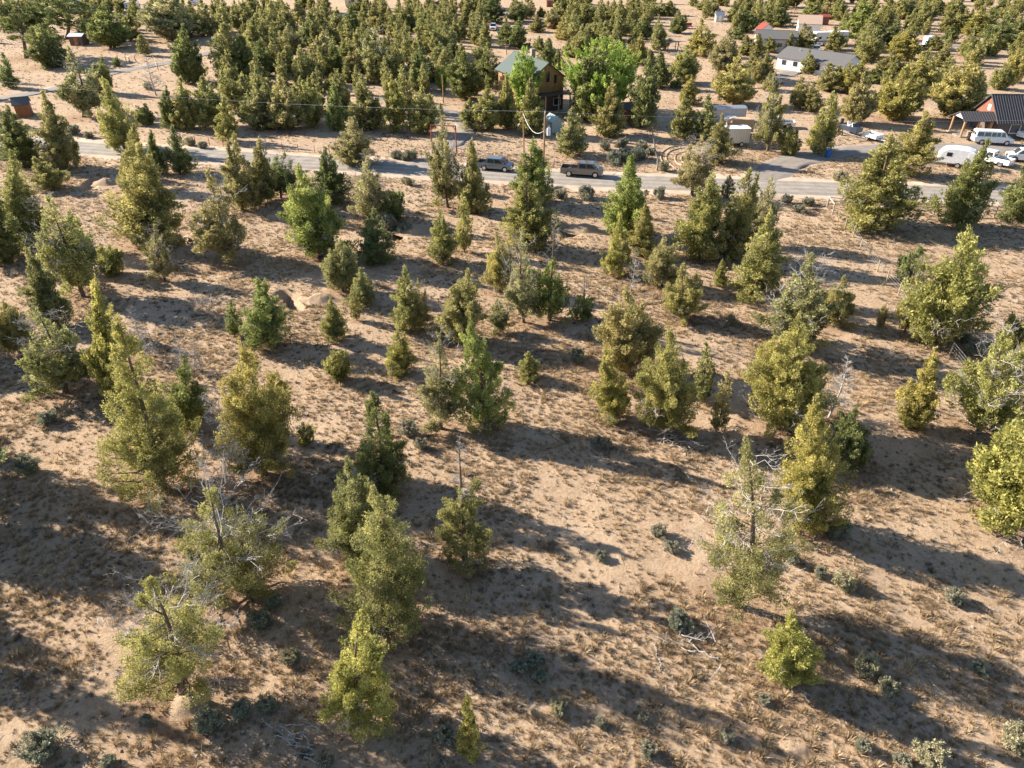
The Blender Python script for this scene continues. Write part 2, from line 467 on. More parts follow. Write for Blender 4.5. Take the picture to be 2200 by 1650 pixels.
    for k in range({'c': 6, 'b': 6, 's': 8, 'k': 6}.get(kind, 0)):     # low boughs reaching past the rest of the crown
        z = rng.uniform(.06, .55); a = rng.uniform(0, 6.28); m = rng.integers(4, 7)
        rr = np.linspace(.45, rng.uniform(.85, 1.12) * (1.05 - .6 * z), m) * Rm
        d = np.array((math.cos(a), math.sin(a), 0))
        cc.append(axis(z) + d * rr[:, None] + np.array((0, 0, 1)) * (rr * rng.uniform(-.08, .3))[:, None] + rng.normal(size=(m, 3)) * ca * .3)
        cc[-1][:, 2] = np.maximum(cc[-1][:, 2], ca * .5)
        cr_.append(ca * rng.uniform(.55, .95, m)); cd.append(np.tile(unit(d * .8 + np.array((0, 0, .6))), (m, 1))); ct.append(np.full(m, rng.uniform(.35, .65)))
    cc, cr_, cd, ct = map(np.concatenate, (cc, cr_, cd, ct))
    if kind == 'd':
        cc = cc[:0]
    res = {}
    # leaves: small pointed sprays over each clump, leaning outward and up
    if len(cc):
        per = np.maximum(5, (cov * 4 * math.pi * cr_ ** 2 * .8 / (.34 * e * e))).astype(int)
        per = np.minimum(per, 260)
        q = np.repeat(np.arange(len(cc)), per); n = len(q)
        u = rdirs(rng, n)
        ax0 = axis(np.clip(cc[:, 2] / H, 0, 1)); outw = unit(cc - ax0 + 1e-6)
        keep = ((u * outw[q]).sum(1) > -.45) | (rng.random(n) < .25)
        q, u = q[keep], u[keep]; n = len(q)
        s = cr_[q] * rng.uniform(.62, 1.08, n)
        flat = np.array((1.3, 1.3, .62)) if kind == 'o' else np.array((1, 1, 1.0))
        p = cc[q] + (u * flat) * s[:, None] + cd[q] * ((u * cd[q]).sum(1) * s * (.95 if kind != 'o' else .1))[:, None]
        up = np.array((0, 0, .55 if kind != 'g' else -.1))
        ax = unit(u * .65 + up + rdirs(rng, n) * .75)
        nn = u * .7 + rdirs(rng, n) * .85
        nn = unit(nn - ax * (nn * ax).sum(1, keepdims=True))
        bt = np.cross(ax, nn)
        es = e * rng.uniform(.65, 1.4, n)
        hw = (es * rng.uniform(.24, .42, n))[:, None]
        p[:, 2] = np.maximum(p[:, 2], .03)
        V = np.stack([p - ax * es[:, None] * .35 - bt * hw, p - ax * es[:, None] * .35 + bt * hw, p + ax * es[:, None] * .75], 1).reshape(-1, 3)
        F = np.arange(3 * n).reshape(-1, 3)
        ti = np.clip(ct[q] + rng.normal(size=n) * .16, 0, 1)
        res['crown'] = (V, F, np.repeat(ti, 3))
    # trunk and limbs
    k = 9; t = np.linspace(0, 1, k)
    r0 = max(.045, .012 * H + .014 * W) * {'n': .75, 'h': .6, 'd': .62}.get(kind, 1.0)
    TP = axis(t); TP[0, 2] = -.12
    flare = np.array([1.3, 1.06] + [1.0] * (k - 2))
    parts = [tubes(TP[None], (r0 * flare * (1 - .9 * t))[None], 7)]
    if len(cc) and limbs:
        sel = rng.permutation(len(cc))[:max(10, int(len(cc) * limbs))]
        b = cc[sel]; hz = np.hypot(*(b - axis(np.clip(b[:, 2] / H, 0, 1)))[:, :2].T)
        z0 = np.clip(b[:, 2] - hz * rng.uniform(.3, .9, len(b)), .06 * H, .95 * H)
        A0 = axis(z0 / H)
        mid = (A0 + b) / 2 - np.array((0, 0, .1)) * hz[:, None] + rng.normal(size=b.shape) * .06 * hz[:, None]
        Pb = np.stack([A0, mid, b], 1)
        rb = np.clip(.012 + .012 * hz, .01, .09)
        parts.append(tubes(Pb, rb[:, None] * np.array((1.2, .8, .35))[None], 4))
    res['trunk'] = join(parts)
    # dead grey limbs
    nd = {'c': 8, 'n': 0, 'b': 14, 's': 34, 'k': 44, 'd': 60, 'h': 0, 'o': 4, 'g': 0}[kind]
    if nd:
        if kind == 'd': zz = rng.uniform(.10, .98, nd)
        elif kind == 'k': zz = np.concatenate([rng.uniform(.55, .99, nd - 10), rng.uniform(.08, .4, 10)])
        elif kind == 's': zz = np.concatenate([rng.uniform(.05, .35, 10), rng.uniform(.35, 1.0, nd - 10)])
        else: zz = rng.uniform(.04, .3, nd)
        az = rng.uniform(0, 6.28, nd)
        d = unit(np.stack([np.cos(az), np.sin(az), rng.uniform(-.12, .55, nd)], -1))
        shp = 1 - .85 * zz if kind in 'dk' else np.full(nd, .95)
        if kind == 's': shp = np.where(zz < .35, 1.0, SHAPES['r'](np.clip(zz, 0, .93)) * 1.02 + .1)
        Ld = Rm * shp * rng.uniform(.7, 1.15, nd)
        rd = np.clip(.008 + .006 * Ld, .009, .026)
        far = e > .2
        res['dead'] = twig_tree(rng, axis(zz), d, Ld, rd * (1.25 if far else 1) * (1.9 if kind == 'd' else 1), n2=(9 if kind == 'd' else 4) if far else (12 if kind == 'd' else 9), n3=(3 if kind == 'd' else 0) if far else 5)
    return res
TONES = {'m': (1, 1, 1), 'y': (1.16, 1.12, .98), 'd': (.68, .78, .74), 'p': (1.12, 1.08, 1.32), 'g': (.88, 1.04, .85), 'w': (1, 1, 1)}
def tone_of(code, rng):
    t = TONES[code]; k = rng.uniform(.9, 1.1)
    return (t[0] * k * rng.uniform(.94, 1.06), t[1] * k, t[2] * k * rng.uniform(.9, 1.1), 1)
BASES = []      # foot of every tree: x, y, crown radius
def mesh_set(name, g, leaf='juniper_leaf', bark='bark'):
    out = {}
    if 'crown' in g:
        out['crown'] = np_mesh(name + '_crown', g['crown'][0], g['crown'][1], g['crown'][2]); out['crown'].materials.append(MATS[leaf])
    out['trunk'] = np_mesh(name + '_trunk', *g['trunk'], smooth=True); out['trunk'].materials.append(MATS[bark])
    if 'dead' in g:
        out['dead_limbs'] = np_mesh(name + '_limbs', *g['dead']); out['dead_limbs'].materials.append(MATS['dead_wood'])
    return out
def plant(name, meshes, label, cat, loc, tone, group=None, scl=(1, 1, 1), rot=None):
    o = thing(name, label, cat, loc, 0, group)
    o.scale = scl
    if rot is not None:
        o.rotation_mode = 'QUATERNION'; o.rotation_quaternion = rot
    for nm, me in meshes.items():
        c = put(nm, me, None, o)
        c.color = tone
    return o

def scatter(name, label, cat, forms, pts, scl, rotz, tone=None):
    """ground cover too many to count: points carrying small forms (geometry nodes)"""
    me = bpy.data.meshes.new(name); me.from_pydata([tuple(p) for p in pts], [], [])
    n = len(pts)
    def attr(k, typ, v, field='value'):
        a = me.attributes.new(k, typ, 'POINT'); a.data.foreach_set(field, np.ascontiguousarray(v, np.float32).ravel())
    attr('scl', 'FLOAT_VECTOR', scl, 'vector'); attr('rotz', 'FLOAT', rotz)
    attr('tone', 'FLOAT', tone if tone is not None else np.full(n, .5))
    col = bpy.data.collections.new(name + '_forms')
    for k, f in enumerate(forms): col.objects.link(bpy.data.objects.new(f'{name}_form', f))
    o = put(name, me); tag(o, label, cat, kind='stuff')
    g = bpy.data.node_groups.new(name, 'GeometryNodeTree')
    g.interface.new_socket('Geometry', in_out='INPUT', socket_type='NodeSocketGeometry'); g.interface.new_socket('Geometry', in_out='OUTPUT', socket_type='NodeSocketGeometry')
    N, K = g.nodes, g.links
    gi, go = N.new('NodeGroupInput'), N.new('NodeGroupOutput')
    ci = N.new('GeometryNodeCollectionInfo'); ci.inputs['Collection'].default_value = col; ci.inputs['Separate Children'].default_value = True; ci.inputs['Reset Children'].default_value = True
    ip = N.new('GeometryNodeInstanceOnPoints'); ip.inputs['Pick Instance'].default_value = True
    def named(k, typ):
        a = N.new('GeometryNodeInputNamedAttribute'); a.data_type = typ; a.inputs['Name'].default_value = k; return a.outputs['Attribute']
    cx = N.new('ShaderNodeCombineXYZ'); K.new(named('rotz', 'FLOAT'), cx.inputs['Z'])
    K.new(gi.outputs[0], ip.inputs['Points']); K.new(ci.outputs[0], ip.inputs['Instance']); K.new(cx.outputs[0], ip.inputs['Rotation']); K.new(named('scl', 'FLOAT_VECTOR'), ip.inputs['Scale'])
    K.new(ip.outputs[0], go.inputs[0])
    md = o.modifiers.new('scatter', 'NODES'); md.node_group = g
    return o
def tuft_form(seed, blades, wide, spread, mat, r0=.35):
    rng = np.random.default_rng(seed)
    az = rng.uniform(0, 6.28, blades); tl = rng.uniform(.02, 1, blades) ** .7 * spread
    d = np.stack([np.cos(az) * np.sin(tl), np.sin(az) * np.sin(tl), np.cos(tl)], 1); L = rng.uniform(.55, 1.15, blades)
    base = np.stack([np.cos(az), np.sin(az), np.zeros(blades)], 1) * rng.uniform(0, r0, blades)[:, None]
    a2 = az + rng.normal(size=blades) * .8
    sd_ = np.stack([-np.sin(a2), np.cos(a2), np.zeros(blades)], 1) * (wide * rng.uniform(.6, 1.4, blades))[:, None]
    V = np.stack([base - sd_, base + sd_, base + d * L[:, None]], 1).reshape(-1, 3)
    me = np_mesh('tuft', V, np.arange(3 * blades).reshape(-1, 3), np.full(3 * blades, .5)); me.materials.append(MATS[mat])
    return me

# ------------------------------------------------------------------ the setting: ground, road, drives
for px, py, r in ((2190, 290, 9), (2060, 352, 7), (2140, 352, 8), (1590, 285, 8), (1565, 258, 5), (1185, 232, 9), (1195, 280, 4), (1830, 290, 4), (1880, 300, 4), (50, 250, 5), (1247, 381, 4), (1060, 368, 4)):
    FLAT.append((*gp(px, py), r))
def axis_steps(lo, hi, step, ends, grow):
    mid = list(np.arange(lo, hi, step)); s = step; a = mid[-1]; out = []
    while a < ends[1]: s *= grow; a += s; out.append(a)
    s = step; b = mid[0]; pre = []
    while b > ends[0]: s *= grow; b -= s; pre.append(b)
    return np.array(pre[::-1] + mid + out)
gxs = axis_steps(-60, 60, .52, (-2500, 2500), 1.07)
gys = axis_steps(8, 104, .48, (-300, 5000), 1.06)
GX, GY = np.meshgrid(gxs, gys)
HZ = height(GX.ravel(), GY.ravel())
nx, ny = len(gxs), len(gys)
ii = np.arange(nx * ny).reshape(ny, nx)
quads = np.stack([ii[:-1, :-1], ii[:-1, 1:], ii[1:, 1:], ii[1:, :-1]], -1).reshape(-1, 4)
ground_me = np_mesh('ground', np.stack([GX.ravel(), GY.ravel(), HZ - .03], 1), quads, smooth=True)
ground = put('ground', ground_me, 'soil'); tag(ground, 'dry sandy tan ground with scattered grass', 'ground', kind='structure')
def strip(name, line, w, z, mat, label, jag=.0, seed=0):
    """a band along a line with slightly ragged edges"""
    rng = np.random.default_rng(seed)
    ln = []
    for a, b in zip(line[:-1], line[1:]):
        n = max(1, int(np.linalg.norm(b - a) / 1.2))
        ln += [a + (b - a) * t for t in np.linspace(0, 1, n, endpoint=False)]
    ln.append(line[-1]); ln = np.array(ln)
    T = np.gradient(ln, axis=0); T /= np.linalg.norm(T, axis=1, keepdims=True); Nn = np.stack([-T[:, 1], T[:, 0]], 1)
    cols = [-1, -.96, -.6, -.3, 0, .3, .6, .96, 1]
    V, U = [], []
    for c in cols:
        o = c * w / 2 + (rng.normal(size=len(ln)) * jag if abs(c) > .9 else 0)
        p = ln + Nn * np.reshape(o, (-1, 1))
        zz = np.full(len(ln), z - (.04 if abs(c) == 1 else 0) + (1 - c * c) * .03)
        V.append(np.column_stack([p, zz])); U.append(np.full(len(ln), c * .5 + .5))
    V = np.stack(V, 1); k = len(cols); n = len(ln)
    ix = np.arange(n * k).reshape(n, k)
    Q = np.stack([ix[:-1, :-1], ix[1:, :-1], ix[1:, 1:], ix[:-1, 1:]], -1).reshape(-1, 4)
    me = np_mesh(name, V.reshape(-1, 3), Q, smooth=True)
    uv = me.uv_layers.new(name='along'); U = np.stack(U, 1).reshape(-1); dl = np.repeat(np.arange(n) * 1.0, k)
    uv.data.foreach_set('uv', np.stack([U[Q.ravel()], dl[Q.ravel()]], 1).astype(np.float32).ravel())
    o = put(name, me, mat); tag(o, label, 'road', kind='structure')
    if me.polygons[0].normal.z < 0: me.flip_normals()
    return o
strip('road_shoulder', ROAD_S, 9.6, -.008, 'shoulder_gravel', 'pale gravel shoulder along the road', .5, 3)
strip('road', ROAD_S, 6.0, .022, 'chip_seal', 'grey two-lane road crossing the picture', .05, 1)
for i, (k, (ln, w)) in enumerate(DRIVE_S.items()):
    strip(k, ln, w, -.002 - .003 * i, 'cinder', {'house_driveway': 'grey cinder driveway to the log house', 'parking_drive': 'grey paved drive and yard beside the dark-roofed house', 'gravel_drive': 'gravel drive winding through the wood at upper left', 'yard_track': 'gravel track past the white house'}[k], .18, 20 + i)

# ------------------------------------------------------------------ materials of built things
plain('paint_grey', (.20, .185, .175), .3, .5, .06, coat=.6)
plain('paint_blue_grey', (.17, .19, .215), .3, .5, .06, coat=.6)
plain('paint_white', (.78, .78, .77), .4, 0, .05, coat=.3)
plain('paint_black', (.02, .02, .022), .5)
plain('rubber', (.025, .024, .023), .9)
plain('chrome', (.62, .62, .62), .3, .9, .05)
plain('glass_dark', (.025, .035, .045), .08, 0, .1, spec=.8)
plain('lamp_red', (.55, .02, .02), .3)
plain('lamp_clear', (.75, .75, .72), .2)
plain('roof_green', (.075, .10, .088), .55, .2, .1, 1.2)
plain('roof_dark', (.085, .08, .082), .6, .2, .15, 1.5)
plain('roof_grey', (.125, .12, .118), .8, 0, .15, 2)
plain('roof_tan', (.42, .30, .23), .8, 0, .15, 2)
wood('pine_board', (.25, .125, .045), (.40, .225, .095))
wood('cedar_board', (.24, .085, .03), (.42, .18, .075))
wood('brown_board', (.075, .052, .042), (.14, .10, .085))
wood('log_wood', (.30, .16, .075), (.50, .30, .16))
wood('grey_wood', (.22, .19, .16), (.40, .36, .31))
wood('pole_wood', (.27, .14, .06), (.44, .26, .13), (1, 1, .08), 6)
wood('post_wood', (.30, .24, .14), (.46, .39, .25), (1, 1, .1), 8)
plain('rust_red', (.30, .085, .05), .75, .2, .25, 8)
plain('galvanised', (.48, .50, .52), .45, .7, .1)
plain('siding_white', (.80, .79, .77), .6)
plain('siding_cream', (.55, .48, .39), .7)
plain('siding_beige', (.56, .53, .46), .55)
plain('red_siding', (.30, .07, .05), .7)
plain('blue_plastic', (.02, .16, .50), .45)
plain('tarp_white', (.83, .83, .83), .55, bump=.3, bscale=4)
plain('tan_tarp', (.60, .36, .20), .7)
plain('hull_dark', (.04, .055, .085), .3)
plain('poly_sheet', (.34, .42, .40), .25, 0, .15, spec=.6)
plain('stone_grey', (.30, .25, .21), .9, 0, .25, 4, .6, 6)
plain('spoil', (.33, .24, .165), .95, 0, .18, 2.5, .7, 8, spec=.1)
plain('insulator', (.70, .72, .72), .35)
plain('red_soil', (.36, .22, .14), .95, 0, .2, 3, .8, 9, spec=.1)
wood('gable_wood', (.13, .045, .025), (.24, .095, .05))

# ------------------------------------------------------------------ vehicles
def wheel(parent, x, y, r, w, side, spoke='chrome'):
    """a wheel whose outer face looks to its side"""
    tw = MB().cyl((0, -w / 2, 0), r, w, 'y', 20).build('wheel', 'rubber', parent, (x, y, r), smooth=False)
    MB().cyl((0, side * (w / 2 + .004) - (.02 if side > 0 else 0), 0), r * .66, .02, 'y', 16).build('rim', spoke, tw)
    return tw
def pickup(name, label, loc, rz, paint, L=5.9, W=2.0, H=1.92, wb=3.75, cab=(1.85, -.55), bed_end=None, hood=1.08, group='pickups'):
    """x forward, y left. cab: front and rear of the roof along x"""
    t = thing(name, label, 'pickup truck', loc, rz, group)
    xf, xr = L / 2, -L / 2; belt = .62 * H; sill = .42; hw = W / 2; wr = .40 * H / 1.92
    fx, rx = wb / 2 + .12, -wb / 2 + .12
    cf, cr = cab; bedf = cr - .06
    def arch(x): return [(x + wr * 1.18 * math.cos(a), wr + wr * 1.18 * math.sin(a)) for a in np.linspace(math.pi, 0, 7)]
    ar = [p for p in arch(rx) if p[1] > sill - .05]; af = [p for p in arch(fx) if p[1] > sill - .05]
    base = [(xr + .05, sill)] + ar + af + [(xf - .06, sill)]
    prof = base + [(xf, sill + .22), (xf - .03, belt * .86), (cf + .95, belt * .93), (cf + .62, belt), (bedf, belt), (bedf, belt), (xr, belt * .99), (xr, sill + .2)]
    m = MB().prism(base + [(xf, sill + .22), (xf - .03, belt * .85), (cf + .66, belt * .97), (cf + .5, belt), (bedf, belt), (bedf, sill + .35), (xr + .1, sill + .35), (xr, sill + .2)], -hw, hw)
    m.build('body', paint, t, bevel=.035)
    bd = MB()
    for s in (-1, 1): bd.box((xr + .02, s * hw - (.09 if s > 0 else -.0), sill + .34), (bedf, s * hw + (.09 if s < 0 else 0), belt))
    bd.box((xr, -hw + .02, sill + .3), (xr + .07, hw - .02, belt))
    bd.build('bed_side', paint, t, bevel=.02)
    MB().box((xr + .09, -hw + .12, sill + .36), (bedf - .02, hw - .12, sill + .40)).build('bed_liner', 'paint_black', t)
    hi = hw - .17; lo = hw - .05
    c8 = [(cr - .06, -lo, belt), (cf + .55, -lo, belt), (cf + .55, lo, belt), (cr - .06, lo, belt), (cr + .08, -hi, H), (cf - .18, -hi, H), (cf - .18, hi, H), (cr + .08, hi, H)]
    MB().hexa(c8).build('cab', paint, t, bevel=.05)
    def pt(u, v, side):      # on the cab's side: u along, v up
        x0 = cr - .06 + u * (cf + .55 - cr + .06); x1 = cr + .08 + u * (cf - .18 - cr - .08)
        return (x0 + (x1 - x0) * v, side * (lo + (hi - lo) * v + .012), belt + (H - belt) * v)
    for s in (-1, 1):
        for u0, u1 in ((.09, .44), (.49, .82)):
            MB().poly([pt(u0, .14, s), pt(u1, .14, s), pt(u1 - .02, .84, s), pt(u0 + .01, .84, s)], [(0, 1, 2, 3)])
            g = MB(); a = [pt(u0, .14, s), pt(u1 + (.07 if u1 > .6 else 0), .14, s), pt(u1, .84, s), pt(u0 + .01, .84, s)]
            b = [(p[0], p[1] - s * .03, p[2]) for p in a]
            g.hexa(a + b); g.build('side_window', 'glass_dark', t)
        MB().box((cf + .18, s * (lo + .02) if s > 0 else -(lo + .26), belt + .04), (cf + .34, s * (lo + .26) if s > 0 else -(lo + .02), belt + .24)).build('mirror', paint, t, bevel=.02)
        MB().box((xr - .025, s * (hw - .2) if s > 0 else -hw + .01, sill + .35), (xr + .05, hw - .01 if s > 0 else -(hw - .2), belt - .06)).build('taillight', 'lamp_red', t)
        MB().box((xf - .12, s * (hw - .42) if s > 0 else -hw + .02, belt * .62), (xf + .012, hw - .02 if s > 0 else -(hw - .42), belt * .82)).build('headlight', 'lamp_clear', t)
        for x in (fx, rx): wheel(t, x, s * (hw - .16), wr, .27, s)
    def slab(name, a4, off):
        a = [Vector(p) for p in a4]; n = (a[1] - a[0]).cross(a[3] - a[0]).normalized()
        MB().hexa([tuple(p - n * .01) for p in a] + [tuple(p + n * off) for p in a]).build(name, 'glass_dark', t)
    slab('windscreen', [(cf + .53, -lo + .1, belt + .06), (cf + .53, lo - .1, belt + .06), (cf - .12, hi - .08, H - .08), (cf - .12, -hi + .08, H - .08)], .03)
    slab('rear_window', [(cr - .05, lo - .2, belt + .1), (cr - .05, -lo + .2, belt + .1), (cr + .06, -hi + .15, H - .1), (cr + .06, hi - .15, H - .1)], .03)
    MB().box((xf - .04, -hw + .03, sill - .04), (xf + .09, hw - .03, sill + .2)).build('front_bumper', 'chrome', t, bevel=.03)
    MB().box((xr - .12, -hw + .05, sill), (xr + .02, hw - .05, sill + .2)).build('rear_bumper', 'chrome', t, bevel=.03)
    MB().box((xf - .02, -hw + .46, belt * .55), (xf + .02, hw - .46, belt * .84)).build('grille', 'paint_black', t)
    MB().box((xr + .4, -hw + .3, .24), (xf - .4, hw - .3, sill + .04)).build('chassis', 'paint_black', t)
    return t
def heading(p, q):
    a, b = gp(*p), gp(*q); return math.atan2(b[1] - a[1], b[0] - a[0])
def stand(near_rear, near_front, W, right=True):
    """middle of a vehicle from the ground points of its two wheels nearest the camera"""
    a, b = gp(*near_rear), gp(*near_front); d = (b - a) / np.linalg.norm(b - a)
    n = np.array((-d[1], d[0]))
    if n[1] < 0: n = -n
    return (a + b) / 2 + n * (W / 2 - .1), math.atan2(d[1], d[0])
c, a = stand((1219, 379.5), (1277, 383), 2.0)
pickup('pickup_truck', 'grey-brown crew-cab pickup stopped on the road, front one of the two', (c[0], c[1], .05), a, 'paint_grey')
c, a = stand((1037, 366.5), (1084, 370.5), 1.95)
pickup('pickup_truck', 'smaller blue-grey pickup behind on the road, half hidden by a juniper', (c[0], c[1], .05), a, 'paint_blue_grey', 5.3, 1.95, 1.78, 3.15, (1.25, -1.15))
c = gp(2152, 355)
pickup('pickup_truck', 'white pickup backed toward the camera beside the white camper', (c[0] - 1.2, c[1] + 1.0, .0), R(128), 'paint_white', 5.7, 1.95, 1.85, 3.55, (1.6, -.5))
c = gp(2187, 352)
pickup('pickup_truck', 'white pickup cut by the right edge, nose pointing left', (c[0] + 2.0, c[1] + 1.2, .0), R(160), 'paint_white', 5.7, 1.95, 1.85, 3.55, (1.5, -.1))
c = gp(1752, 112)
pickup('pickup_truck', 'distant white pickup in front of the far motor home', (c[0], c[1], .0), R(250), 'paint_white', 5.7, 1.95, 1.85, 3.55, (1.5, -.1))
c = gp(1060, 64)
pickup('pickup_truck', 'far white truck among the trees above the log house', (c[0], c[1], .0), R(-92), 'paint_white', 5.7, 1.95, 2.0, 3.55, (1.5, -.1))
c = gp(1678, 279)
pickup('pickup_truck', 'pale pickup behind the ragged juniper right of the cargo trailer', (c[0], c[1] + 2, .0), R(172), 'paint_white', 5.4, 1.9, 1.75, 3.4, (1.4, -.3))
def van():
    c, a = stand((2100, 310), (2160, 313), 2.0)
    L, W, H = 5.9, 2.0, 2.1; hw = W / 2
    t = thing('passenger_van', 'white passenger van with dark windows parked beside the dark-roofed house', 'van', (c[0] + .2, c[1], .0), a)
    wr, fx, rx, sill, belt = .37, 1.95, -1.75, .38, 1.22
    def arch(x): return [(x + .44 * math.cos(q), wr + .44 * math.sin(q)) for q in np.linspace(math.pi, 0, 7) if wr + .44 * math.sin(q) > sill - .02]
    base = [(-L / 2 + .04, sill)] + arch(rx) + arch(fx) + [(L / 2 - .05, sill)]
    MB().prism(base + [(L / 2, .62), (L / 2 - .06, .98), (L / 2 - 1.0, belt), (-L / 2, belt), (-L / 2, .6)], -hw, hw).build('body', 'paint_white', t, bevel=.05)
    hi = hw - .13
    MB().hexa([(-L / 2, -hw + .01, belt - .01), (L / 2 - .95, -hw + .01, belt - .01), (L / 2 - .95, hw - .01, belt - .01), (-L / 2, hw - .01, belt - .01), (-L / 2 + .08, -hi, H), (L / 2 - 1.75, -hi, H), (L / 2 - 1.75, hi, H), (-L / 2 + .08, hi, H)]).build('roof', 'paint_white', t, bevel=.1)
    for s in (-1, 1):
        for x0, x1 in ((-2.75, -1.8), (-1.7, -.75), (-.65, .02), (.1, .68), (.8, 1.5)):
            y0, y1 = hw + .002, hw - .10
            MB().hexa([(x0, s * y0, belt + .1), (x1, s * y0, belt + .1), (x1, s * (y0 - .05), belt + .1), (x0, s * (y0 - .05), belt + .1), (x0 + .02, s * y1, H - .16), (x1 - (.25 if x1 > 1.3 else .02), s * y1, H - .16), (x1 - (.25 if x1 > 1.3 else .02), s * (y1 - .05), H - .16), (x0 + .02, s * (y1 - .05), H - .16)]).build('side_window', 'glass_dark', t)
        MB().box((-L / 2 - .02, .1 if s > 0 else -.72, belt + .1), (-L / 2 + .06, .72 if s > 0 else -.1, H - .3)).build('rear_window', 'glass_dark', t)
        MB().box((-L / 2 - .03, s * .8 if s > 0 else -.97, .75), (-L / 2 + .03, .97 if s > 0 else -.8, 1.12)).build('taillight', 'lamp_red', t)
        MB().box((L / 2 - .1, .62 if s > 0 else -.95, .7), (L / 2 + .01, .95 if s > 0 else -.62, .92)).build('headlight', 'lamp_clear', t)
        for x in (fx, rx): wheel(t, x, s * (hw - .16), wr, .24, s)
    MB().hexa([(L / 2 - .93, -.85, belt + .06), (L / 2 - .9, -.85, belt + .06), (L / 2 - .9, .85, belt + .06), (L / 2 - .93, .85, belt + .06), (L / 2 - 1.62, -.75, H - .14), (L / 2 - 1.58, -.75, H - .14), (L / 2 - 1.58, .75, H - .14), (L / 2 - 1.62, .75, H - .14)]).build('windscreen', 'glass_dark', t)
    MB().box((-L / 2 - .08, -.95, .36), (-L / 2 + .02, .95, .56)).build('rear_bumper', 'chrome', t, bevel=.03)
van()
def camper():
    c = gp(2052, 362)
    t = thing('camper_trailer', 'rounded white camper trailer behind the leaning dark juniper', 'camper trailer', (c[0] + .6, c[1] + 1.2, 0), R(152))
    L, hw, H = 5.2, 1.1, 2.7
    pr = [(-2.6, .7), (-2.3, .5), (2.3, .5), (2.6, .8), (2.65, 1.5), (2.35, 2.2), (1.7, 2.6), (.6, 2.75), (-1.2, 2.7), (-2.1, 2.45), (-2.55, 1.9)]
    MB().prism(pr, -hw, hw).build('shell', 'tarp_white', t, bevel=.16, smooth=False)
    for s in (-1, 1):
        wheel(t, -.2, s * (hw - .02), .38, .22, s)
        MB().box((.9, s * hw - .02, 1.55), (1.6, s * hw + .02, 2.1)).build('side_window', 'glass_dark', t)
    MB().box((-1.9, hw - .02, .75), (-1.2, hw + .03, 2.3)).build('door', 'siding_white', t)
    MB().bar((2.4, .6, .45), (3.8, 0, .45), .05).bar((2.4, -.6, .45), (3.8, 0, .45), .05).bar((3.6, 0, 0), (3.6, 0, .6), .04).build('hitch', 'galvanised', t)
camper()
def cargo_trailer():
    c, a = stand((1570, 317), (1606, 314), 2.2)
    t = thing('cargo_trailer', 'beige box trailer with ribbed sides and white roof behind a roadside juniper', 'trailer', (c[0] - .4, c[1] + .2, 0), R(4))
    MB().box((-2.3, -1.15, .55), (2.1, 1.15, 2.75)).build('box', 'siding_beige', t, bevel=.04)
    rib = MB().box((-.02, -.02, 0), (.02, .02, 2.1)); r0 = rib.build('side_rib', 'siding_white', t, (-2.2, -1.165, .6))
    for k in range(1, 12):
        o = r0.copy(); C.objects.link(o); o.parent = t; o.location = (-2.2 + .38 * k, -1.165, .6)
    MB().box((-2.35, -1.2, 2.75), (2.15, 1.2, 2.83)).build('roof', 'siding_white', t, bevel=.03)
    for s in (-1, 1): wheel(t, .9, s * 1.2, .37, .24, s)
    MB().bar((2.1, .7, .5), (3.3, 0, .5), .05).bar((2.1, -.7, .5), (3.3, 0, .5), .05).bar((3.15, 0, 0), (3.15, 0, .6), .04).build('hitch', 'galvanised', t)
    c = gp(1590, 296)
    t = thing('hay_trailer', 'flat trailer under an orange-tan tarp behind the beige box trailer', 'trailer', (c[0] + .3, c[1] + 2.2, 0), R(4))
    MB().prism([(-2.1, .7), (2.1, .7), (2.1, 1.9), (1.6, 2.6), (-1.6, 2.6), (-2.1, 1.9)], -1.0, 1.0).build('tarp', 'tan_tarp', t, bevel=.08)
    for s in (-1, 1): wheel(t, 0, s * 1.05, .35, .22, s)
    MB().box((-2.2, -1, .55), (2.2, 1, .68)).build('deck', 'grey_wood', t)
    c = gp(1570, 273)
    t = thing('metal_container', 'long grey corrugated metal container behind the tarped trailer', 'container', (c[0] + .2, c[1] + 4, 0), R(2))
    MB().box((-3, -1.2, .1), (3, 1.2, 2.5)).build('shell', 'galvanised', t)
    r0 = MB().box((-.05, -.03, 0), (.05, .03, 2.2)).build('corrugation', 'galvanised', t, (-2.85, -1.22, .2))
    for k in range(1, 20):
        o = r0.copy(); C.objects.link(o); o.parent = t; o.location = (-2.85 + .3 * k, -1.22, .2)
    MB().prism([(-1.3, 2.5), (1.3, 2.5), (0, 2.72)], -3.05, 3.05, 'x').build('lid', 'galvanised', t)
    c = gp(1572, 270)
    t = thing('covered_car', 'low white covered car between container and tarped trailer', 'car', (c[0] + .2, c[1] + 1.2, 0), R(3))
    MB().prism([(-2.1, .35), (2.1, .35), (2.1, .8), (1.2, 1.0), (.6, 1.4), (-1.0, 1.4), (-1.9, .95)], -.85, .85).build('cover', 'tarp_white', t, bevel=.12)
    for s in (-1, 1):
        for x in (-1.3, 1.3): wheel(t, x, s * .8, .31, .2, s)
cargo_trailer()
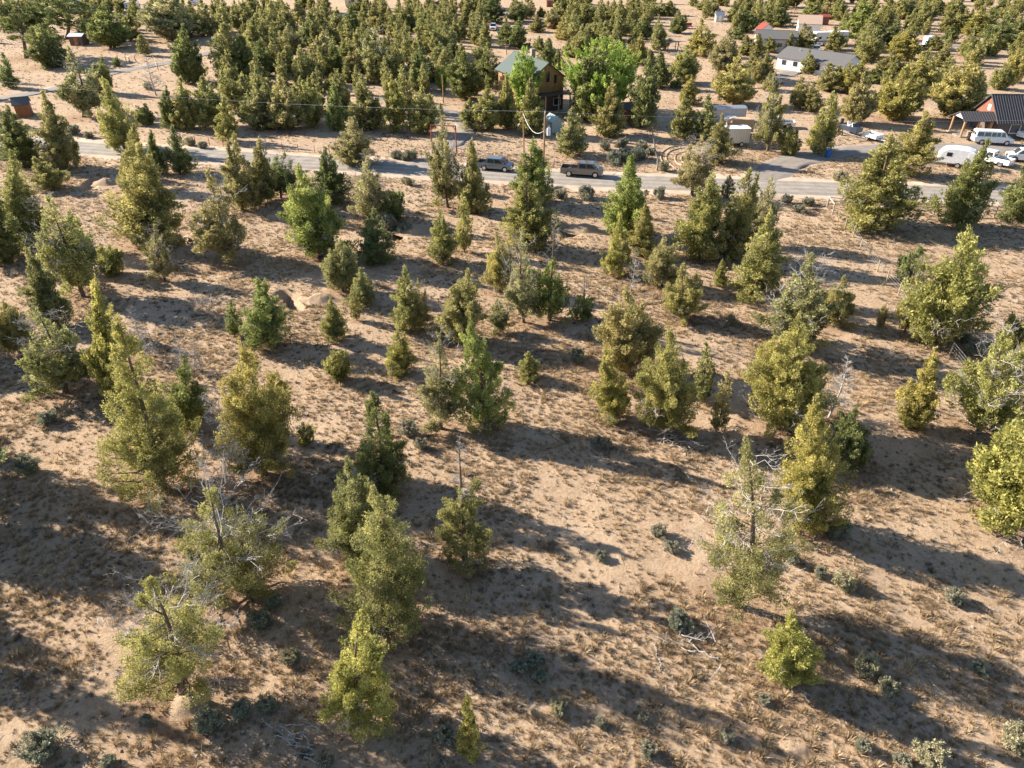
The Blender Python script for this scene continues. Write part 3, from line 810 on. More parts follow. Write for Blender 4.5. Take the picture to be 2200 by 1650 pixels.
def boat_and_trailers():
    c = gp(1833, 297)
    t = thing('motor_boat', 'dark fishing boat on its trailer at the yard edge', 'boat', (c[0], c[1] + 1.5, 0), R(-72))
    st = [(-2.4, .95, .75, 1.55), (-1, 1.0, .7, 1.6), (.6, .95, .7, 1.7), (1.7, .6, .85, 1.8), (2.5, .06, 1.25, 1.9)]
    V = []
    for x, w, k, g in st: V += [(x, -w, g), (x, -w * .75, k + .15), (x, 0, k), (x, w * .75, k + .15), (x, w, g)]
    F = [(i * 5 + j, i * 5 + j + 1, i * 5 + 5 + j + 1, i * 5 + 5 + j) for i in range(4) for j in range(4)] + [(0, 4, 3, 2, 1)]
    m = MB(); m.poly(V, F); hull = m.build('hull', 'hull_dark', t)
    m = MB(); m.poly([(x, -w * .93, g - .12) for x, w, k, g in st] + [(x, w * .93, g - .12) for x, w, k, g in st], [(i, i + 1, i + 6, i + 5) for i in range(4)]); m.build('deck', 'roof_grey', t)
    for x in (-.6, .5):
        s = MB().box((x - .25, -.3, 1.45), (x + .25, .3, 1.75)).box((x - .3, -.3, 1.75), (x - .18, .3, 2.2)).build('seat', 'siding_white', t, bevel=.03)
    MB().box((-2.75, -.25, 1.2), (-2.35, .25, 2.25)).build('outboard_motor', 'paint_black', t, bevel=.06)
    MB().hexa([(.9, -.7, 1.7), (1.0, -.7, 1.7), (1.0, .7, 1.7), (.9, .7, 1.7), (.7, -.6, 2.15), (.75, -.6, 2.15), (.75, .6, 2.15), (.7, .6, 2.15)]).build('windscreen', 'glass_dark', t)
    f = MB()
    for s in (-1, 1): f.bar((-2.4, s * .6, .55), (1.6, s * .6, .55), .05).bar((1.6, s * .6, .55), (3.6, 0, .5), .05)
    for x in (-1.8, .2): f.bar((x, -.9, .55), (x, .9, .55), .05).bar((x, -.5, .55), (x, -.5, .85), .05).bar((x, .5, .55), (x, .5, .85), .05)
    f.bar((3.4, 0, 0), (3.4, 0, .7), .04).build('trailer_frame', 'galvanised', t)
    for s in (-1, 1): wheel(t, -.9, s * 1.0, .32, .2, s)
    c = gp(1880, 305)
    t = thing('utility_trailer', 'small open white utility trailer next to the boat', 'trailer', (c[0], c[1] + 1.2, 0), R(-65))
    MB().box((-1.5, -.85, .5), (1.3, .85, .58)).build('bed', 'paint_black', t)
    for a, b in (((-1.5, -.88, .5), (1.3, -.83, 1.1)), ((-1.5, .83, .5), (1.3, .88, 1.1)), ((1.25, -.83, .5), (1.3, .83, 1.1)), ((-1.5, -.83, .5), (-1.45, .83, 1.1))): MB().box(a, b).build('side_panel', 'siding_white', t)
    for s in (-1, 1):
        wheel(t, -.2, s * 1.02, .31, .2, s)
        MB().prism([(-.65, .58), (-.4, .72), (.0, .72), (.25, .58)], s * .9, s * 1.12).build('mudguard', 'siding_white', t)
    MB().bar((1.3, .5, .5), (2.6, 0, .48), .045).bar((1.3, -.5, .5), (2.6, 0, .48), .045).bar((2.45, 0, 0), (2.45, 0, .6), .04).build('hitch', 'siding_white', t)
    c = gp(2200, 303)
    t = thing('garden_trailer', 'little white box trailer right of the passenger van', 'trailer', (c[0] + .6, c[1] + 1.2, 0), R(20))
    MB().box((-1.1, -.7, .45), (1.1, .7, 1.25)).build('box', 'siding_white', t, bevel=.04)
    for s in (-1, 1): wheel(t, 0, s * .8, .28, .18, s)
    MB().bar((1.1, 0, .5), (2.0, 0, .45), .04).bar((1.9, 0, 0), (1.9, 0, .55), .04).build('hitch', 'galvanised', t)
boat_and_trailers()
def wheelie_bin(name, label, px, mat, rz):
    c = gp(*px)
    t = thing(name, label, 'bin', (c[0], c[1] + .3, gz(c[0], c[1] + .3)), rz)
    MB().hexa([(-.24, -.27, .06), (.24, -.27, .06), (.24, .24, .06), (-.24, .24, .06), (-.31, -.36, 1.0), (.31, -.36, 1.0), (.31, .34, 1.0), (-.31, .34, 1.0)]).build('body', mat, t, bevel=.03)
    MB().prism([(-.40, 1.0), (.40, 1.0), (.38, 1.07), (0, 1.12), (-.38, 1.06)], -.34, .34, 'x').build('lid', mat, t, bevel=.02)
    for s in (-1, 1): wheel(t, s * .2, .28, .11, .06, s, 'rubber')
    MB().bar((-.25, .42, 1.0), (.25, .42, 1.0), .025).build('handle', mat, t)
wheelie_bin('wheelie_bin', 'blue wheeled bin by the drive at right', (1779, 339), 'blue_plastic', R(10))
wheelie_bin('wheelie_bin', 'dark bin standing behind the passenger van', (2083, 303), 'paint_black', R(-10))

# ------------------------------------------------------------------ buildings
def gable_house(name, label, cat, loc, rz, L, W, eave, ridge, wall_mat, roof_mat, over=.45, gable_mat=None, thick=.14, base=None):
    """ridge along x; walls with a pitched roof of two slabs"""
    t = thing(name, label, cat, loc, rz)
    hl, hw = L / 2, W / 2
    MB().prism([(-hw, -.2), (hw, -.2), (hw, eave), (0, ridge - .02), (-hw, eave)], -hl, hl, 'x').build('wall', wall_mat, t)
    sl = (ridge - eave) / hw
    for s in (-1, 1):
        y1 = s * (hw + over); z1 = eave - over * sl
        MB().prism([(0, ridge), (y1, z1), (y1, z1 + thick), (0, ridge + thick)], -hl - over, hl + over, 'x').build('roof', roof_mat, t)
    MB().box((-hl - over - .01, -.09, ridge + thick - .03), (hl + over + .01, .09, ridge + thick + .04)).build('ridge_cap', roof_mat, t)
    return t
def window(t, c, w, h, side, frame='siding_white', d=.06):
    """on a wall facing -y ('f'), +x ('r') or -x ('l'); c is its centre"""
    x, y, z = c
    ax = {'f': (1, 0), 'b': (1, 0), 'r': (0, 1), 'l': (0, 1)}[side]
    e = lambda u, v, q: ((u, v) if ax == (1, 0) else (v, u)) + (q,)
    off = {'f': -1, 'b': 1, 'r': 1, 'l': -1}[side]
    def bx(u0, u1, z0, z1, d0, d1):
        lo, hi = (d0, d1) if d0 < d1 else (d1, d0)
        a = (x + u0, y + lo, z + z0) if ax == (1, 0) else (x + lo, y + u0, z + z0)
        b = (x + u1, y + hi, z + z1) if ax == (1, 0) else (x + hi, y + u1, z + z1)
        return a, b
    m = MB()
    for q in ((-w / 2 - .08, w / 2 + .08, h / 2, h / 2 + .09), (-w / 2 - .08, w / 2 + .08, -h / 2 - .09, -h / 2), (-w / 2 - .08, -w / 2, -h / 2, h / 2), (w / 2, w / 2 + .08, -h / 2, h / 2)):
        m.box(*bx(*q, -.02 * off, d * off))
    f = m.build('window', frame, t)
    MB().box(*bx(-w / 2, w / 2, -h / 2, h / 2, -.02 * off, .022 * off)).build('pane', 'glass_dark', f)
    return f
def copies(o, parent, locs):
    for l in locs:
        c = o.copy(); C.objects.link(c); c.parent = parent; c.location = l
def log_house():
    g0 = on_plane(1176, 134, 139.6); ax = np.array((-.45, .89)); ax /= np.linalg.norm(ax)
    Lh, Wh = 13.0, 7.2
    cen = np.array((g0[0], g0[1])) + ax * (Lh / 2)
    rz = math.atan2(ax[1], ax[0]) + math.pi          # the gable end that shows is at local +x
    t = gable_house('log_house', 'two-storey pine-board house with green metal roof among the willows', 'house', (cen[0], cen[1], 0), rz, Lh, Wh, 5.9, 8.45, 'pine_board', 'roof_green', .55)
    hx = Lh / 2
    b0 = MB().box((-.02, -.03, 0), (.03, .03, 1)).build('batten', 'pine_board', t, (hx, -3.4, 3.7))
    ys = np.arange(-3.4, 3.41, .48); b0.scale = (1, 1, 2.5)
    for y in ys[1:]:
        c = b0.copy(); C.objects.link(c); c.parent = t; c.location = (hx, y, 3.7); c.scale = (1, 1, 5.9 + 2.5 * (1 - abs(y) / 3.6) - 3.8)
    b0.scale = (1, 1, 5.9 + 2.5 * .05 - 3.8)
    window(t, (hx + .03, .15, 6.1), .75, 1.9, 'r', 'log_wood'); window(t, (hx + .03, -1.75, 5.6), .6, 1.5, 'r', 'log_wood'); window(t, (hx + .03, 1.75, 5.6), .6, 1.5, 'r', 'log_wood')
    MB().box((hx, -4.0, 3.25), (hx + 2.4, 4.0, 3.42)).build('porch_roof', 'roof_dark', t)
    MB().box((hx + .02, -3.5, .1), (hx + .08, 3.5, 3.2)).build('lower_wall', 'brown_board', t)
    for y in (-3.8, -1.4, 1.4, 3.8): MB().cyl((hx + 2.2, y, -.1), .13, 3.35, 'z', 10).build('porch_post', 'grey_wood', t)
    MB().box((hx + .04, -.9, .15), (hx + .13, .1, 2.2)).build('door', 'cedar_board', t)
    window(t, (hx + .09, 2.2, 1.6), 1.4, 1.2, 'r')
    MB().box((hx, -3.95, -.1), (hx + 2.4, 3.95, .12)).build('porch_floor', 'grey_wood', t)
    for s in (-1, 1): window(t, (0, s * 3.6, 4.4), 1.2, 1.2, 'f' if s < 0 else 'b', 'log_wood')
    MB().box((-2.2, 1.0, 7.4), (-1.4, 1.8, 9.6)).build('chimney', 'stone_grey', t)
    c = gp(1200, 287)
    t = thing('greenhouse', 'small clear-panelled greenhouse in front of the log house', 'greenhouse', (c[0] - .8, c[1] + 1.6, 0), R(25))
    fr = MB()
    prof = [(-1.1, 0), (1.1, 0), (1.1, 1.8), (0, 2.7), (-1.1, 1.8)]
    for y in (-1.6, -.53, .53, 1.6):
        for p, q in zip(prof, prof[1:] + prof[:1]): fr.bar((p[0], y, p[1]), (q[0], y, q[1]), .045)
    for p in prof: fr.bar((p[0], -1.6, p[1]), (p[0], 1.6, p[1]), .045)
    fr.build('frame', 'galvanised', t)
    for s in (-1, 1):
        for k in range(3):
            y0 = -1.56 + 1.07 * k
            MB().box((s * 1.1 - .012, y0, .05), (s * 1.1 + .012, y0 + .99, 1.75)).build('wall_panel', 'poly_sheet', t)
            a, b = (s * 1.08, 1.83), (s * .03, 2.68)
            MB().hexa([(a[0], y0, a[1]), (b[0], y0, b[1]), (b[0], y0 + .99, b[1]), (a[0], y0 + .99, a[1]), (a[0], y0, a[1] + .02), (b[0], y0, b[1] + .02), (b[0], y0 + .99, b[1] + .02), (a[0], y0 + .99, a[1] + .02)]).build('roof_panel', 'poly_sheet', t)
    for y in (-1.58, 1.58): MB().prism([(-1.05, .05), (1.05, .05), (1.05, 1.77), (0, 2.6), (-1.05, 1.77)], y - .01, y + .01).build('end_panel', 'poly_sheet', t)
    c = gp(1352, 262)
    t = gable_house('garden_shed', 'dark red shed in the shade below the big willow', 'shed', (c[0], c[1] + 1.5, 0), R(8), 3.4, 2.6, 2.1, 2.9, 'red_siding', 'roof_dark', .2)
    MB().box((-.4, -1.36, .1), (.4, -1.30, 1.9)).build('door', 'cedar_board', t)
log_house()
def dark_house():
    f = gp(2138, 298)
    L, W = 15.0, 8.0
    t = gable_house('dark_roofed_house', 'brown house with dark ribbed metal roof and log porch at the right edge', 'house', (f[0] + L / 2, f[1] + W / 2, 0), R(-2), L, W, 2.75, 6.0, 'brown_board', 'roof_dark', .5)
    sl = (6.0 - 2.75) / (W / 2); ang = math.atan(sl); ln = (W / 2 + .5) / math.cos(ang)
    r0 = MB().box((-.025, -ln, 0), (.025, 0, .05)).build('roof_seam', 'roof_dark', t, (-L / 2 - .45, 0, 6.14)); r0.rotation_euler = (ang, 0, 0)
    copies(r0, t, [(-L / 2 - .45 + .42 * k, 0, 6.14) for k in range(1, 38)])
    window(t, (-L / 2 + 2.9, -W / 2, 1.55), 1.5, 1.3, 'f', 'siding_white'); window(t, (-L / 2 + 7, -W / 2, 1.55), 1.2, 1.2, 'f', 'siding_white')
    MB().prism([(-3.6, 2.85), (3.6, 2.85), (0, 5.75)], -L / 2 - .06, -L / 2 - .015, 'x').build('gable_boards', 'gable_wood', t)
    MB().box((-L / 2 - .1, -.4, 3.6), (-L / 2 - .07, .4, 4.5)).build('gable_vent', 'siding_white', t)
    MB().cyl((-L / 2 + 5.4, -1.6, 4.3), .09, 1.0, 'z', 10).build('vent_pipe', 'galvanised', t)
    # porch: gabled roof on log posts, reaching left from the gable wall
    px = -L / 2
    for s in (-1, 1): MB().prism([(-1.6, 3.6), (-1.6 + s * 2.2, 2.55), (-1.6 + s * 2.2, 2.67), (-1.6, 3.72)], px - 5.6, px - .02, 'x').build('porch_roof', 'roof_dark', t)
    q0 = MB().box((-.02, -2.2 / math.cos(.445), 0), (.02, 0, .04)).build('porch_seam', 'roof_dark', t, (px - 5.5, -1.6, 3.72)); q0.rotation_euler = (.445, 0, 0)
    copies(q0, t, [(px - 5.5 + .42 * k, -1.6, 3.72) for k in range(1, 14)])
    MB().prism([(-3.5, 2.75), (.3, 2.75), (-1.6, 3.55)], px - 5.3, px - 5.2, 'x').build('porch_gable', 'siding_white', t)
    p0 = MB().cyl((0, 0, -.1), .17, 2.75, 'z', 10).build('porch_post', 'log_wood', t, (px - 5.2, -3.5, 0))
    copies(p0, t, [(px - 5.2, .3, 0), (px - 2.9, -3.5, 0), (px - .8, -3.5, 0), (px - 2.9, .3, 0)])
    MB().box((px - 5.6, -3.9, -.1), (px - .02, .7, .1)).build('porch_floor', 'grey_wood', t)
    MB().box((px - .06, -2.4, .12), (px - .01, -1.4, 2.15)).build('door', 'cedar_board', t)
    fx, fy = f
    for k, (dx, dy, lab) in enumerate(((-3.7, 1.4, 'porch chair nearest the driveway'), (-2.0, 2.2, 'porch chair near the front door'))):
        ch = thing('porch_chair', 'wooden ' + lab, 'chair', (fx + dx, fy + dy, .1), R(200 + 40 * k), 'porch chairs')
        MB().box((-.28, -.28, .4), (.28, .28, .46)).build('seat', 'brown_board', ch)
        MB().box((-.28, .22, .46), (.28, .28, 1.05)).build('backrest', 'brown_board', ch)
        for sx in (-1, 1):
            for sy in (-1, 1): MB().box((sx * .25 - .03, sy * .25 - .03, 0), (sx * .25 + .03, sy * .25 + .03, .4)).build('leg', 'brown_board', ch)
    st = thing('firewood_stack', 'stack of split firewood under the log porch', 'firewood', (fx - 4.3, fy + .75, .1), 0)
    l0 = MB().cyl((0, 0, 0), .09, .42, 'y', 7).build('split_log', 'log_wood', st, (0, 0, .09))
    copies(l0, st, [(.19 * k + .09 * (r % 2), 0, .09 + .165 * r) for r in range(5) for k in range(9 - (r % 2)) if r or k])
dark_house()
def shed(name, label, px0, px1, D, eave, ridge, wall, roof, rz=None, door=True):
    """front lower corners in photo pixels, left to right"""
    a, b = gp(*px0), gp(*px1); L = np.linalg.norm(b - a); d = (b - a) / L; n = np.array((-d[1], d[0]))
    c = (a + b) / 2 + n * D / 2
    t = gable_house(name, label, 'shed' if 'shed' in name else 'house', (c[0], c[1], 0), math.atan2(d[1], d[0]), L, D, eave, ridge, wall, roof, .25 if L < 7 else .45)
    return t, L
t, L = shed('timber_shed', 'small orange-brown board shed at the left edge beyond the road', (38, 253), (70, 250), 3.0, 2.2, 3.1, 'cedar_board', 'roof_grey')
window(t, (L / 2, -.1, 1.75), .5, .5, 'r'); MB().box((L / 2 - .01, -1.1, .1), (L / 2 + .05, -.35, 2.0)).build('door', 'brown_board', t)
b0 = MB().box((-.025, -.03, 0), (.025, .01, 2.1)).build('batten', 'cedar_board', t, (-L / 2 + .1, -1.5, .05)); copies(b0, t, [(-L / 2 + .1 + .3 * k, -1.5, .05) for k in range(1, int(L / .3))])
t, L = shed('brown_shed', 'dull brown shed with pale roof edge under the old trees at upper left', (152, 98), (180, 98), 3.2, 2.3, 2.8, 'brown_board', 'siding_white'); MB().box((-.5, -1.66, .1), (.5, -1.6, 2)).build('door', 'cedar_board', t)
t, L = shed('grey_shed', 'tiny blue-grey shed in the open ground near the top', (1538, 47), (1554, 47), 2.6, 2.0, 3.0, 'galvanised', 'galvanised'); MB().box((-.4, -1.36, .1), (.4, -1.3, 1.8)).build('door', 'siding_white', t)
t, L = shed('red_shed', 'red-brown shed at the top edge above the log house', (1174, 15), (1188, 15), 3, 2.4, 3.4, 'cedar_board', 'roof_tan'); MB().box((-.5, -1.56, .1), (.5, -1.5, 2)).build('door', 'brown_board', t)
t, L = shed('white_house', 'long white single-storey house with grey roof at upper right', (1667, 146), (1806, 168), 8.5, 2.6, 4.2, 'siding_white', 'roof_grey')
for k, x in enumerate((-6.3, -3.4, 2.2, 5.2)): window(t, (x, -4.25, 1.45), 1.2, 1.1, 'f')
for x in (-.9, .6): MB().box((x, -4.31, .1), (x + .95, -4.24, 2.15)).build('door', 'brown_board' if x < 0 else 'glass_dark', t)
window(t, (L / 2, .8, 1.5), 1.2, 1.1, 'r'); MB().cyl((-4.5, -1.2, 3.4), .1, .9, 'z', 8).build('vent_pipe', 'galvanised', t)
t, L = shed('workshop_house', 'cream building with blue-grey roof behind the white house', (1622, 110), (1706, 113), 8, 3.2, 4.6, 'siding_cream', 'roof_grey')
MB().box((-L / 2 + 1.2, -4.06, .1), (-L / 2 + 3.8, -4.0, 2.6)).build('garage_door', 'siding_white', t); window(t, (1, -4.0, 1.8), 1.3, 1.1, 'f'); window(t, (3.6, -4.0, 1.8), 1.3, 1.1, 'f')
t, L = shed('tan_roofed_house', 'far house with tan roof and pale walls near the top right', (1712, 72), (1760, 74), 9, 2.7, 4.6, 'siding_white', 'roof_tan'); window(t, (0, -4.5, 1.5), 1.3, 1.1, 'f'); window(t, (L / 2, 0, 1.5), 1.3, 1.1, 'r')
t, L = shed('red_barn_shed', 'dark red lean-to shed right of the tan-roofed house', (1762, 54), (1779, 54), 3, 2.4, 3.0, 'red_siding', 'red_siding'); MB().box((-.5, -1.56, .1), (.5, -1.5, 2)).build('door', 'brown_board', t)
t, L = shed('gabled_white_shed', 'small white building with red roof edge left of the cream workshop', (1621, 82), (1634, 84), 5, 2.6, 3.8, 'siding_white', 'red_siding'); MB().box((-.5, -2.56, .1), (.5, -2.5, 2)).build('door', 'brown_board', t)
t, L = shed('pale_roofed_house', 'pale grey roof of a house at the top edge left of centre', (742, 12), (776, 12), 9, 2.7, 4.3, 'siding_cream', 'roof_grey'); window(t, (0, -4.5, 1.5), 1.3, 1.1, 'f')
t, L = shed('small_white_house', 'tiny white house hidden in the trees left of the far white truck', (956, 46), (975, 46), 5, 2.5, 3.8, 'siding_white', 'roof_grey'); window(t, (0, -2.5, 1.5), .9, .9, 'f')
def motor_home(label, px0, px1, H, stripe):
    a, b = gp(*px0), gp(*px1); L = np.linalg.norm(b - a); d = (b - a) / L; n = np.array((-d[1], d[0])); c = (a + b) / 2 + n * 1.25
    t = thing('motor_home', label, 'motor home', (c[0], c[1], 0), math.atan2(d[1], d[0]), 'parked motor homes')
    MB().prism([(-L / 2, .5), (L / 2 - .1, .5), (L / 2, 1.3), (L / 2 - .5, 2.0), (L / 2 - .3, H), (-L / 2, H)], -1.2, 1.2).build('body', 'siding_white', t, bevel=.08)
    MB().box((-L / 2 + .2, -1.215, 1.0), (L / 2 - .5, -1.195, 1.3)).build('stripe', stripe, t)
    for x in np.linspace(-L / 2 + 1.2, L / 2 - 1.6, 4): MB().box((x - .4, -1.22, 1.7), (x + .4, -1.19, 2.3)).build('side_window', 'glass_dark', t)
    for s in (-1, 1):
        for x in (-L * .22, L * .3): wheel(t, x, s * 1.1, .4, .25, s)
    MB().box((-.3, -.4, H), (.5, .4, H + .25)).build('air_unit', 'siding_white', t, bevel=.04)
motor_home('large white and blue motor home far behind the white house', (1750, 99), (1822, 97), 3.4, 'blue_plastic')
motor_home('white motor home at the top edge, upper left', (270, 26), (299, 26), 3.1, 'hull_dark')
motor_home('long white trailer home at the top left corner', (154, 19), (197, 19), 3.0, 'hull_dark')
motor_home('small camper partly cut by the top edge, left', (406, 12), (424, 12), 2.9, 'blue_plastic')
motor_home('white caravan among the trees at the far right', (1988, 104), (2010, 104), 2.8, 'hull_dark')
c = gp(1477, 62); t = thing('flatbed_trailer', 'red flatbed trailer in the far clearing', 'trailer', (c[0], c[1] + 1, 0), R(3))
MB().box((-1.7, -1, .55), (1.7, 1, .75)).build('deck', 'red_siding', t); MB().box((-1.7, .9, .75), (1.7, 1, 1.5)).build('side_board', 'red_siding', t); MB().bar((1.7, 0, .6), (3, 0, .5), .06).bar((2.9, 0, 0), (2.9, 0, .6), .05).build('hitch', 'galvanised', t)
for s in (-1, 1): wheel(t, 0, s * 1.05, .36, .22, s)
for px, lab in (((1446, 71), 'left blue barrel in the far clearing'), ((1459, 70), 'right blue barrel in the far clearing')):
    c = gp(*px); t = thing('barrel', lab, 'barrel', (c[0], c[1], 0), 0, 'blue barrels')
    MB().cyl((0, 0, 0), .42, .55, 'z', 16, .47).cyl((0, 0, .55), .47, .55, 'z', 16, .42).build('body', 'blue_plastic', t); MB().cyl((0, 0, 1.1), .40, .05, 'z', 16).build('lid', 'siding_white', t)
c = gp(1446, 118); t = thing('canoe', 'white canoe lying on the far clearing floor', 'canoe', (c[0], c[1], .02), R(5))
m = MB(); V = []
for x, w, k in ((-2, .03, .25), (-1, .36, .04), (0, .42, 0), (1, .36, .04), (2, .03, .25)): V += [(x, -w, .42), (x, 0, k), (x, w, .42)]
m.poly(V, [(i * 3 + j, i * 3 + j + 1, i * 3 + 4 + j, i * 3 + 3 + j) for i in range(4) for j in range(2)]); m.build('hull', 'siding_white', t)
for x in (-.8, .8): MB().box((x - .1, -.36, .36), (x + .1, .36, .4)).build('seat', 'log_wood', t)
c = gp(1444, 109); t = thing('play_frame', 'weathered timber frame structure in the far clearing', 'timber frame', (c[0], c[1] + 1, 0), R(10))
for x in (-1.4, 1.4):
    for y in (-.9, .9): MB().box((x - .09, y - .09, 0), (x + .09, y + .09, 2.0)).build('post', 'brown_board', t)
MB().box((-1.6, -1.1, 2.0), (1.6, 1.1, 2.15)).build('roof', 'grey_wood', t)
for s in (-1, 1): MB().bar((s * 1.4, -.9, 0), (s * 2.4, -1.6, .0), .07).bar((s * 1.4, -.9, 1.6), (s * 2.4, -1.6, .05), .07).build('brace', 'grey_wood', t)

# ------------------------------------------------------------------ poles, wires, fences, gate
def pole(label, px, top_px, r, arm=False):
    b = gp(*px); tp = on_plane(*top_px, b[1]); h = tp[2]
    t = thing('utility_pole', label, 'utility pole', (b[0], b[1], gz(*b)), 0, 'utility poles')
    MB().bar((0, 0, -.2), (tp[0] - b[0], 0, h), r, 12, r * .72).build('shaft', 'pole_wood', t)
    if arm:
        MB().box((tp[0] - b[0] - 1.2, -.06, h - .5), (tp[0] - b[0] + 1.2, .06, h - .36)).build('crossarm', 'grey_wood', t)
        i0 = MB().cyl((0, 0, 0), .05, .16, 'z', 8).build('insulator', 'insulator', t, (tp[0] - b[0] - 1.1, 0, h - .36)); copies(i0, t, [(tp[0] - b[0] + u, 0, h - .36) for u in (-.1, 1.1)])
    return t, b, tp
t, pb, ptop = pole('tall utility pole carrying a white transformer between the pickups', (1166, 405), (1171, 243), .15)
ox = ptop[0] - pb[0]
tz = on_plane(1178, 283, pb[1])[2]
MB().cyl((ox * .75 + .52, -.1, tz - .45), .27, .95, 'z', 16).build('transformer', 'insulator', t, bevel=.03)
MB().box((ox * .75 + .05, -.14, tz - .2), (ox * .75 + .3, -.06, tz + .3)).build('bracket', 'galvanised', t)
for k in (0, 1): MB().cyl((ox * .75 + .44 + .17 * k, -.1, tz + .5), .045, .28, 'z', 8).build('bushing', 'insulator', t)
MB().cyl((ox, 0, ptop[2]), .06, .25, 'z', 8).build('insulator', 'insulator', t)
t2, pb2, ptop2 = pole('thinner second pole left of the transformer pole', (1126, 345), (1124, 242), .12)
pole('grey pole rising beside the little willow left of the log house', (953, 222), (950, 160), .13)
pole('pale pole with crossarm behind the log house roof', (1089, 118), (1086, 92), .13, True)
pole('slanting far pole among the trees at upper right', (1983, 62), (1995, 22), .14)
pole('far pole left of the tan-roofed house', (1706, 32), (1710, 6), .13)
def wire(label, pts, r=.009, sag=0.0):
    P = []
    for a, b in zip(pts[:-1], pts[1:]):
        a, b = np.array(a, float), np.array(b, float); s = sag if sag else np.linalg.norm(b - a) * .012
        for q in np.linspace(0, 1, 14, endpoint=False): P.append(a + (b - a) * q - np.array((0, 0, 4 * s * q * (1 - q))))
    P.append(np.array(pts[-1], float)); P = np.array(P)
    o = put('power_line', np_mesh('power_line', *tubes(P[None], np.full((1, len(P)), r), 5)), 'insulator')
    return tag(o, label, 'cable', 'overhead cables')
w0 = np.array((ptop[0], ptop[1], ptop[2] + .2))
wire('overhead cable running right from the transformer pole', [w0, (95, 99, 9.0)])
wire('overhead cable running left from the transformer pole', [w0, (-95, 124, 9.6)])
wire('slack cable looping between the two central poles', [(ptop2[0], ptop2[1], ptop2[2] - .1), (ptop[0] - .1, ptop[1] + .1, tz + .1)], .03, 1.3)
def fence(name, label, posts, h, r, mat, wires=3, lean=.04, seed=0, sides=6, wire_r=.008):
    rng = random.Random(seed)
    t = thing(name, label, 'fence', (posts[0][0], posts[0][1], 0))
    me = None
    for k, (x, y) in enumerate(posts):
        if me is None:
            o = MB().bar((0, 0, -.2), (0, 0, 1), r, sides).build('post', mat, t); me = o
        else:
            o = me.copy(); C.objects.link(o); o.parent = t
        o.location = (x - posts[0][0], y - posts[0][1], gz(x, y)); hh = h * rng.uniform(.88, 1.08)
        o.scale = (1, 1, hh); o.rotation_euler = (rng.uniform(-lean, lean), rng.uniform(-lean, lean), rng.uniform(0, 3))
    for k in range(wires):
        P = np.array([(x - posts[0][0], y - posts[0][1], gz(x, y) + h * (.32 + .58 * k / max(1, wires - 1))) for x, y in posts])
        put('wire', np_mesh('wire', *tubes(P[None], np.full((1, len(P)), wire_r), 4)), 'galvanised', t)
    return t
def along(a, b, step):
    a, b = np.array(a), np.array(b); n = int(np.linalg.norm(b - a) / step); return [a + (b - a) * k / n for k in range(n + 1)]
fp = [gp(1800, 475), gp(1815, 492), gp(1832, 510), gp(1847, 534), gp(1865, 555), gp(1885, 581), gp(1905, 604), gp(1930, 633), gp(1956, 662), gp(1984, 694), gp(2012, 727), gp(2040, 762), gp(2073, 802), gp(2111, 848), gp(2150, 897), gp(2196, 955)]
fence('wire_fence', 'line of pale wooden posts and wire running down the right side', [tuple(p) for p in fp], 1.35, .065, 'post_wood', 4, .05, 4)
rp = [gp(a, b) for a, b in ((421, 310), (540, 317), (676, 328), (836, 335), (905, 339))]
posts = [p for u, v in zip(rp[:-1], rp[1:]) for p in along(u, v, 2.35)[:-1]] + [rp[-1]]
fence('roadside_fence', 'rusty steel post fence along the far verge, left of the gate frame', [tuple(p) for p in posts], 1.15, .045, 'rust_red', 3, .04, 5)
rp = [gp(a, b) for a, b in ((992, 341), (1091, 347), (1190, 357), (1292, 362), (1385, 369))]
posts = [p for u, v in zip(rp[:-1], rp[1:]) for p in along(u, v, 2.35)[:-1]] + [rp[-1]]
fence('roadside_fence', 'rusty steel post fence along the far verge behind the pickups', [tuple(p) for p in posts], 1.15, .045, 'rust_red', 3, .04, 6)
fence('paddock_fence', 'short run of dark posts beside the gravel drive at upper left', [tuple(gp(a, b)) for a, b in ((254, 131), (272, 133), (280, 134), (292, 132), (330, 130), (340, 150))], 1.4, .09, 'brown_board', 2, .08, 7)
def rail_fence():
    cs = [gp(1776, 447), gp(1788, 460), gp(1818, 452)]
    t = thing('rail_fence', 'weathered three-rail wooden fence along the near road verge at right', 'fence', (*cs[0], 0))
    run = [cs[0]] + [p for p in along(gp(1818, 450), gp(2200, 472), 3.0)]
    def at(p, z): return (p[0] - cs[0][0], p[1] - cs[0][1], gz(*p) + z)
    for p in run + [cs[1]]: MB().bar(at(p, -.2), at(p, 1.45), .085, 8).build('post', 'grey_wood', t)
    for u, v in zip(run[:-1], run[1:]):
        for z in (.5, .92, 1.34): MB().bar(at(u, z), at(v, z), .055, 6).build('rail', 'grey_wood', t)
    MB().bar(at(cs[0], 1.4), at(cs[1], 1.3), .09, 8).build('brace_rail', 'grey_wood', t)
rail_fence()
